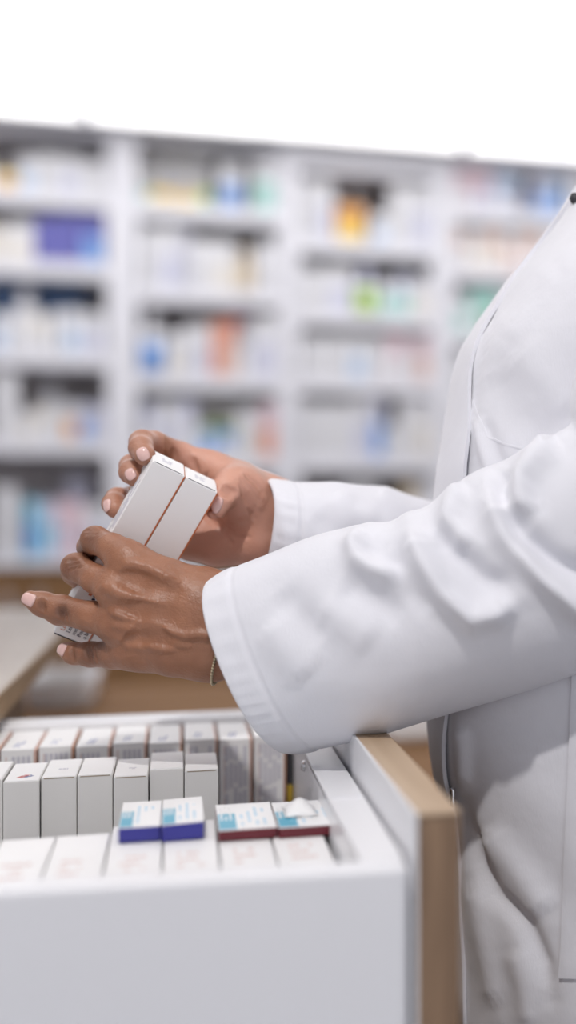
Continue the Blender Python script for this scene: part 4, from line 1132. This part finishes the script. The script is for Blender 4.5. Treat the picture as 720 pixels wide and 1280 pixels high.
near_strokes = [
    ([(464, 664), (444, 684), (448, 702), (467, 715), (505, 722)], 13, .0120),
    ([(512, 650), (516, 672), (527, 700), (553, 744), (590, 774), (620, 766), (650, 744)], 15, .0140),
    ([(606, 602), (614, 625), (633, 670), (673, 717), (720, 757), (770, 785)], 16, .0140),
    ([(702, 548), (668, 580), (652, 602), (651, 630), (672, 652)], 15, .0135),
    ([(585, 606), (566, 630), (560, 652), (572, 672), (592, 684)], 13, .0100),
    ([(393, 757), (433, 780), (470, 806)], 24, .0055),
    ([(325, 780), (358, 815), (388, 852)], 24, .0050),
    ([(425, 722), (450, 740), (510, 772)], 20, -.0070),
    ([(480, 690), (510, 730), (540, 770)], 15, -.0050),
    ([(345, 735), (378, 770), (412, 802)], 22, -.0055),
    ([(545, 655), (570, 690), (603, 722), (645, 740)], 16, -.0100),
    ([(625, 630), (650, 674), (695, 706), (750, 730)], 15, -.0100),
    ([(636, 585), (626, 610), (634, 642)], 11, -.0080),
]
sleeve('sleeve', near_st, near_strokes, 1.08, seed=3)
far_st = [
    ((330, 598), (318, 714), 1.208, (19, 4, .047)),
    ((362, 601), (352, 722), 1.212, (14, 4, .050)),
    ((400, 603), (400, 736), 1.222, (6, 0, .053)),
    ((440, 606), (452, 755), 1.238, (0, 0, .055)),
    ((480, 609), (505, 775), 1.258, (0, 0, .057)),
    ((520, 622), (562, 798), 1.280, (0, 0, .058)),
    ((560, 628), (625, 818), 1.300, (0, 0, .059)),
    ((620, 622), (700, 832), 1.318, (0, 0, .060)),
    ((680, 600), (775, 822), 1.335, (0, 0, .060)),
    ((725, 560), (825, 750), 1.350, (0, 0, .058)),
    ((742, 500), (850, 640), 1.365, (0, 0, .056)),
    ((750, 440), (860, 520), 1.380, (0, 0, .054)),
    ((765, 390), (862, 420), 1.390, (0, 0, .052)),
    ((775, 345), (870, 350), 1.392, (0, 0, .054)),
    ((785, 310), (872, 312), 1.375, (0, 0, .050)),
    ((800, 292), (862, 294), 1.340, (0, 0, .030))]
sleeve('sleeve', far_st, [([(345, 612), (352, 650), (362, 690)], 8, .0015), ([(420, 612), (440, 640), (480, 650)], 14, .0040), ([(470, 612), (500, 630), (530, 650)], 10, .0040), ([(390, 640), (430, 670), (470, 680)], 14, -.0030)], 1.15, seed=9, NR=170, NC=110)

# bracelet of small beads at the near wrist
c0 = np.array(Q(286, 794, 1.104)); axv = np.array(Q(329, 807, 1.106)) - c0; axv /= np.linalg.norm(axv)
e1 = np.cross(axv, [0, 1, 0]); e1 /= np.linalg.norm(e1); e2 = np.cross(axv, e1)
ring = np.array([c0 + .05 * (math.cos(a) * e1 + math.sin(a) * e2) for a in np.linspace(0, 2 * np.pi, 76, endpoint=False)])
for _ in range(40):
    s = run_points(B, ring); dirn = ring - c0; dirn -= (dirn @ axv)[:, None] * axv; dirn /= np.linalg.norm(dirn, axis=1)[:, None]
    ring = ring - dirn * np.clip(s - .0011, -.004, .004)[:, None] * .8
m = MB()
for q in ring:
    m.lathe([(.0001, -.0013), (.0009, -.0009), (.0013, 0), (.0009, .0009), (.0001, .0013)], tuple(q), 8)
m.v = [tuple(W(*q)) for q in m.v]; m.build('bracelet', M['bead'], PERSON, smooth=True)

# hair, eyes, trousers, shoes
def field_part(name, fl, m, lo, hi, h, parent):
    xs_ = axis((lo[0], hi[0], h)); ys_ = axis((lo[1], hi[1], h)); zs2 = axis((lo[2], hi[2], h))
    a, b = surface_nets(run_grid(fl, xs_, ys_, zs2), xs_, ys_, zs2)
    return build(name, RW(a), b.tolist(), m, parent, smooth=True)
HX = .025
hf = Field()
hf.chain([(.070 + HX, 1.23, 1.632, .086), (.060 + HX, 1.23, 1.640, .080)], .03)
for s_ in (-1, 1):
    hf.chain([(.03 + HX, 1.23 + s_ * .05, 1.665, .040), (.085 + HX, 1.23 + s_ * .058, 1.61, .036), (.09 + HX, 1.23 + s_ * .04, 1.55, .030)], .02)
hf.chain([(.10 + HX, 1.23, 1.60, .06), (.09 + HX, 1.23, 1.54, .045)], .02)
hf.chain([(.165 + HX, 1.23, 1.63, .045), (.175 + HX, 1.23, 1.62, .042)], .012)
field_part('hair', hf, M['hair'], (-.10, 1.08, 1.46), (.28, 1.38, 1.76), .0045, PERSON)
for s_ in (-1, 1):
    q = (-.0405 + HX, 1.23 + s_ * .030, 1.590)
    e = MB(); e.lathe([(.0115 * math.sin(a), -.0115 * math.cos(a)) for a in np.linspace(.02, 3.12, 14)], (0, 0, 0), 20)
    rot = Matrix.Rotation(math.radians(90), 3, 'Y'); e.v = [tuple(W(*(Vector(q) + rot @ Vector(x) + Vector((-.0006, 0, 0))))) for x in e.v]
    eo = e.build('eye', M['eye'], PERSON, smooth=True)
    e = MB(); e.lathe([(.0001, .0005), (.003, .0004), (.0055, -.0006)], (0, 0, 0), 20)
    rot = Matrix.Rotation(math.radians(-90), 3, 'Y'); e.v = [tuple(W(*(Vector(q) + rot @ Vector(x) + Vector((-.0118, 0, -.001))))) for x in e.v]
    e.build('iris', M['iris'], eo, smooth=True)
tf = Field()
tf.chain([(.03, 1.18, .93, .08), (.03, 1.29, .93, .08)], .03)
for y in (1.163, 1.297):
    tf.chain([(.035, y, .92, .068), (.022, y, .52, .064), (.045, y - .015 if y < 1.2 else y + .015, .12, .062)], .03)
field_part('trousers', tf, M['trouser'], (-.14, 1.0, .06), (.20, 1.48, 1.04), .011, PERSON)
for y in (1.145, 1.315):
    sf = Field(); sf.chain([(.055, y, .044, .043), (-.04, y, .040, .040), (-.115, y, .034, .032)], .02); sf.chain([(.045, y, .06, .045), (.045, y, .10, .047)], .02)
    o = field_part('shoe', sf, M['shoe'], (-.17, y - .07, -.002), (.13, y + .07, .17), .006, PERSON)
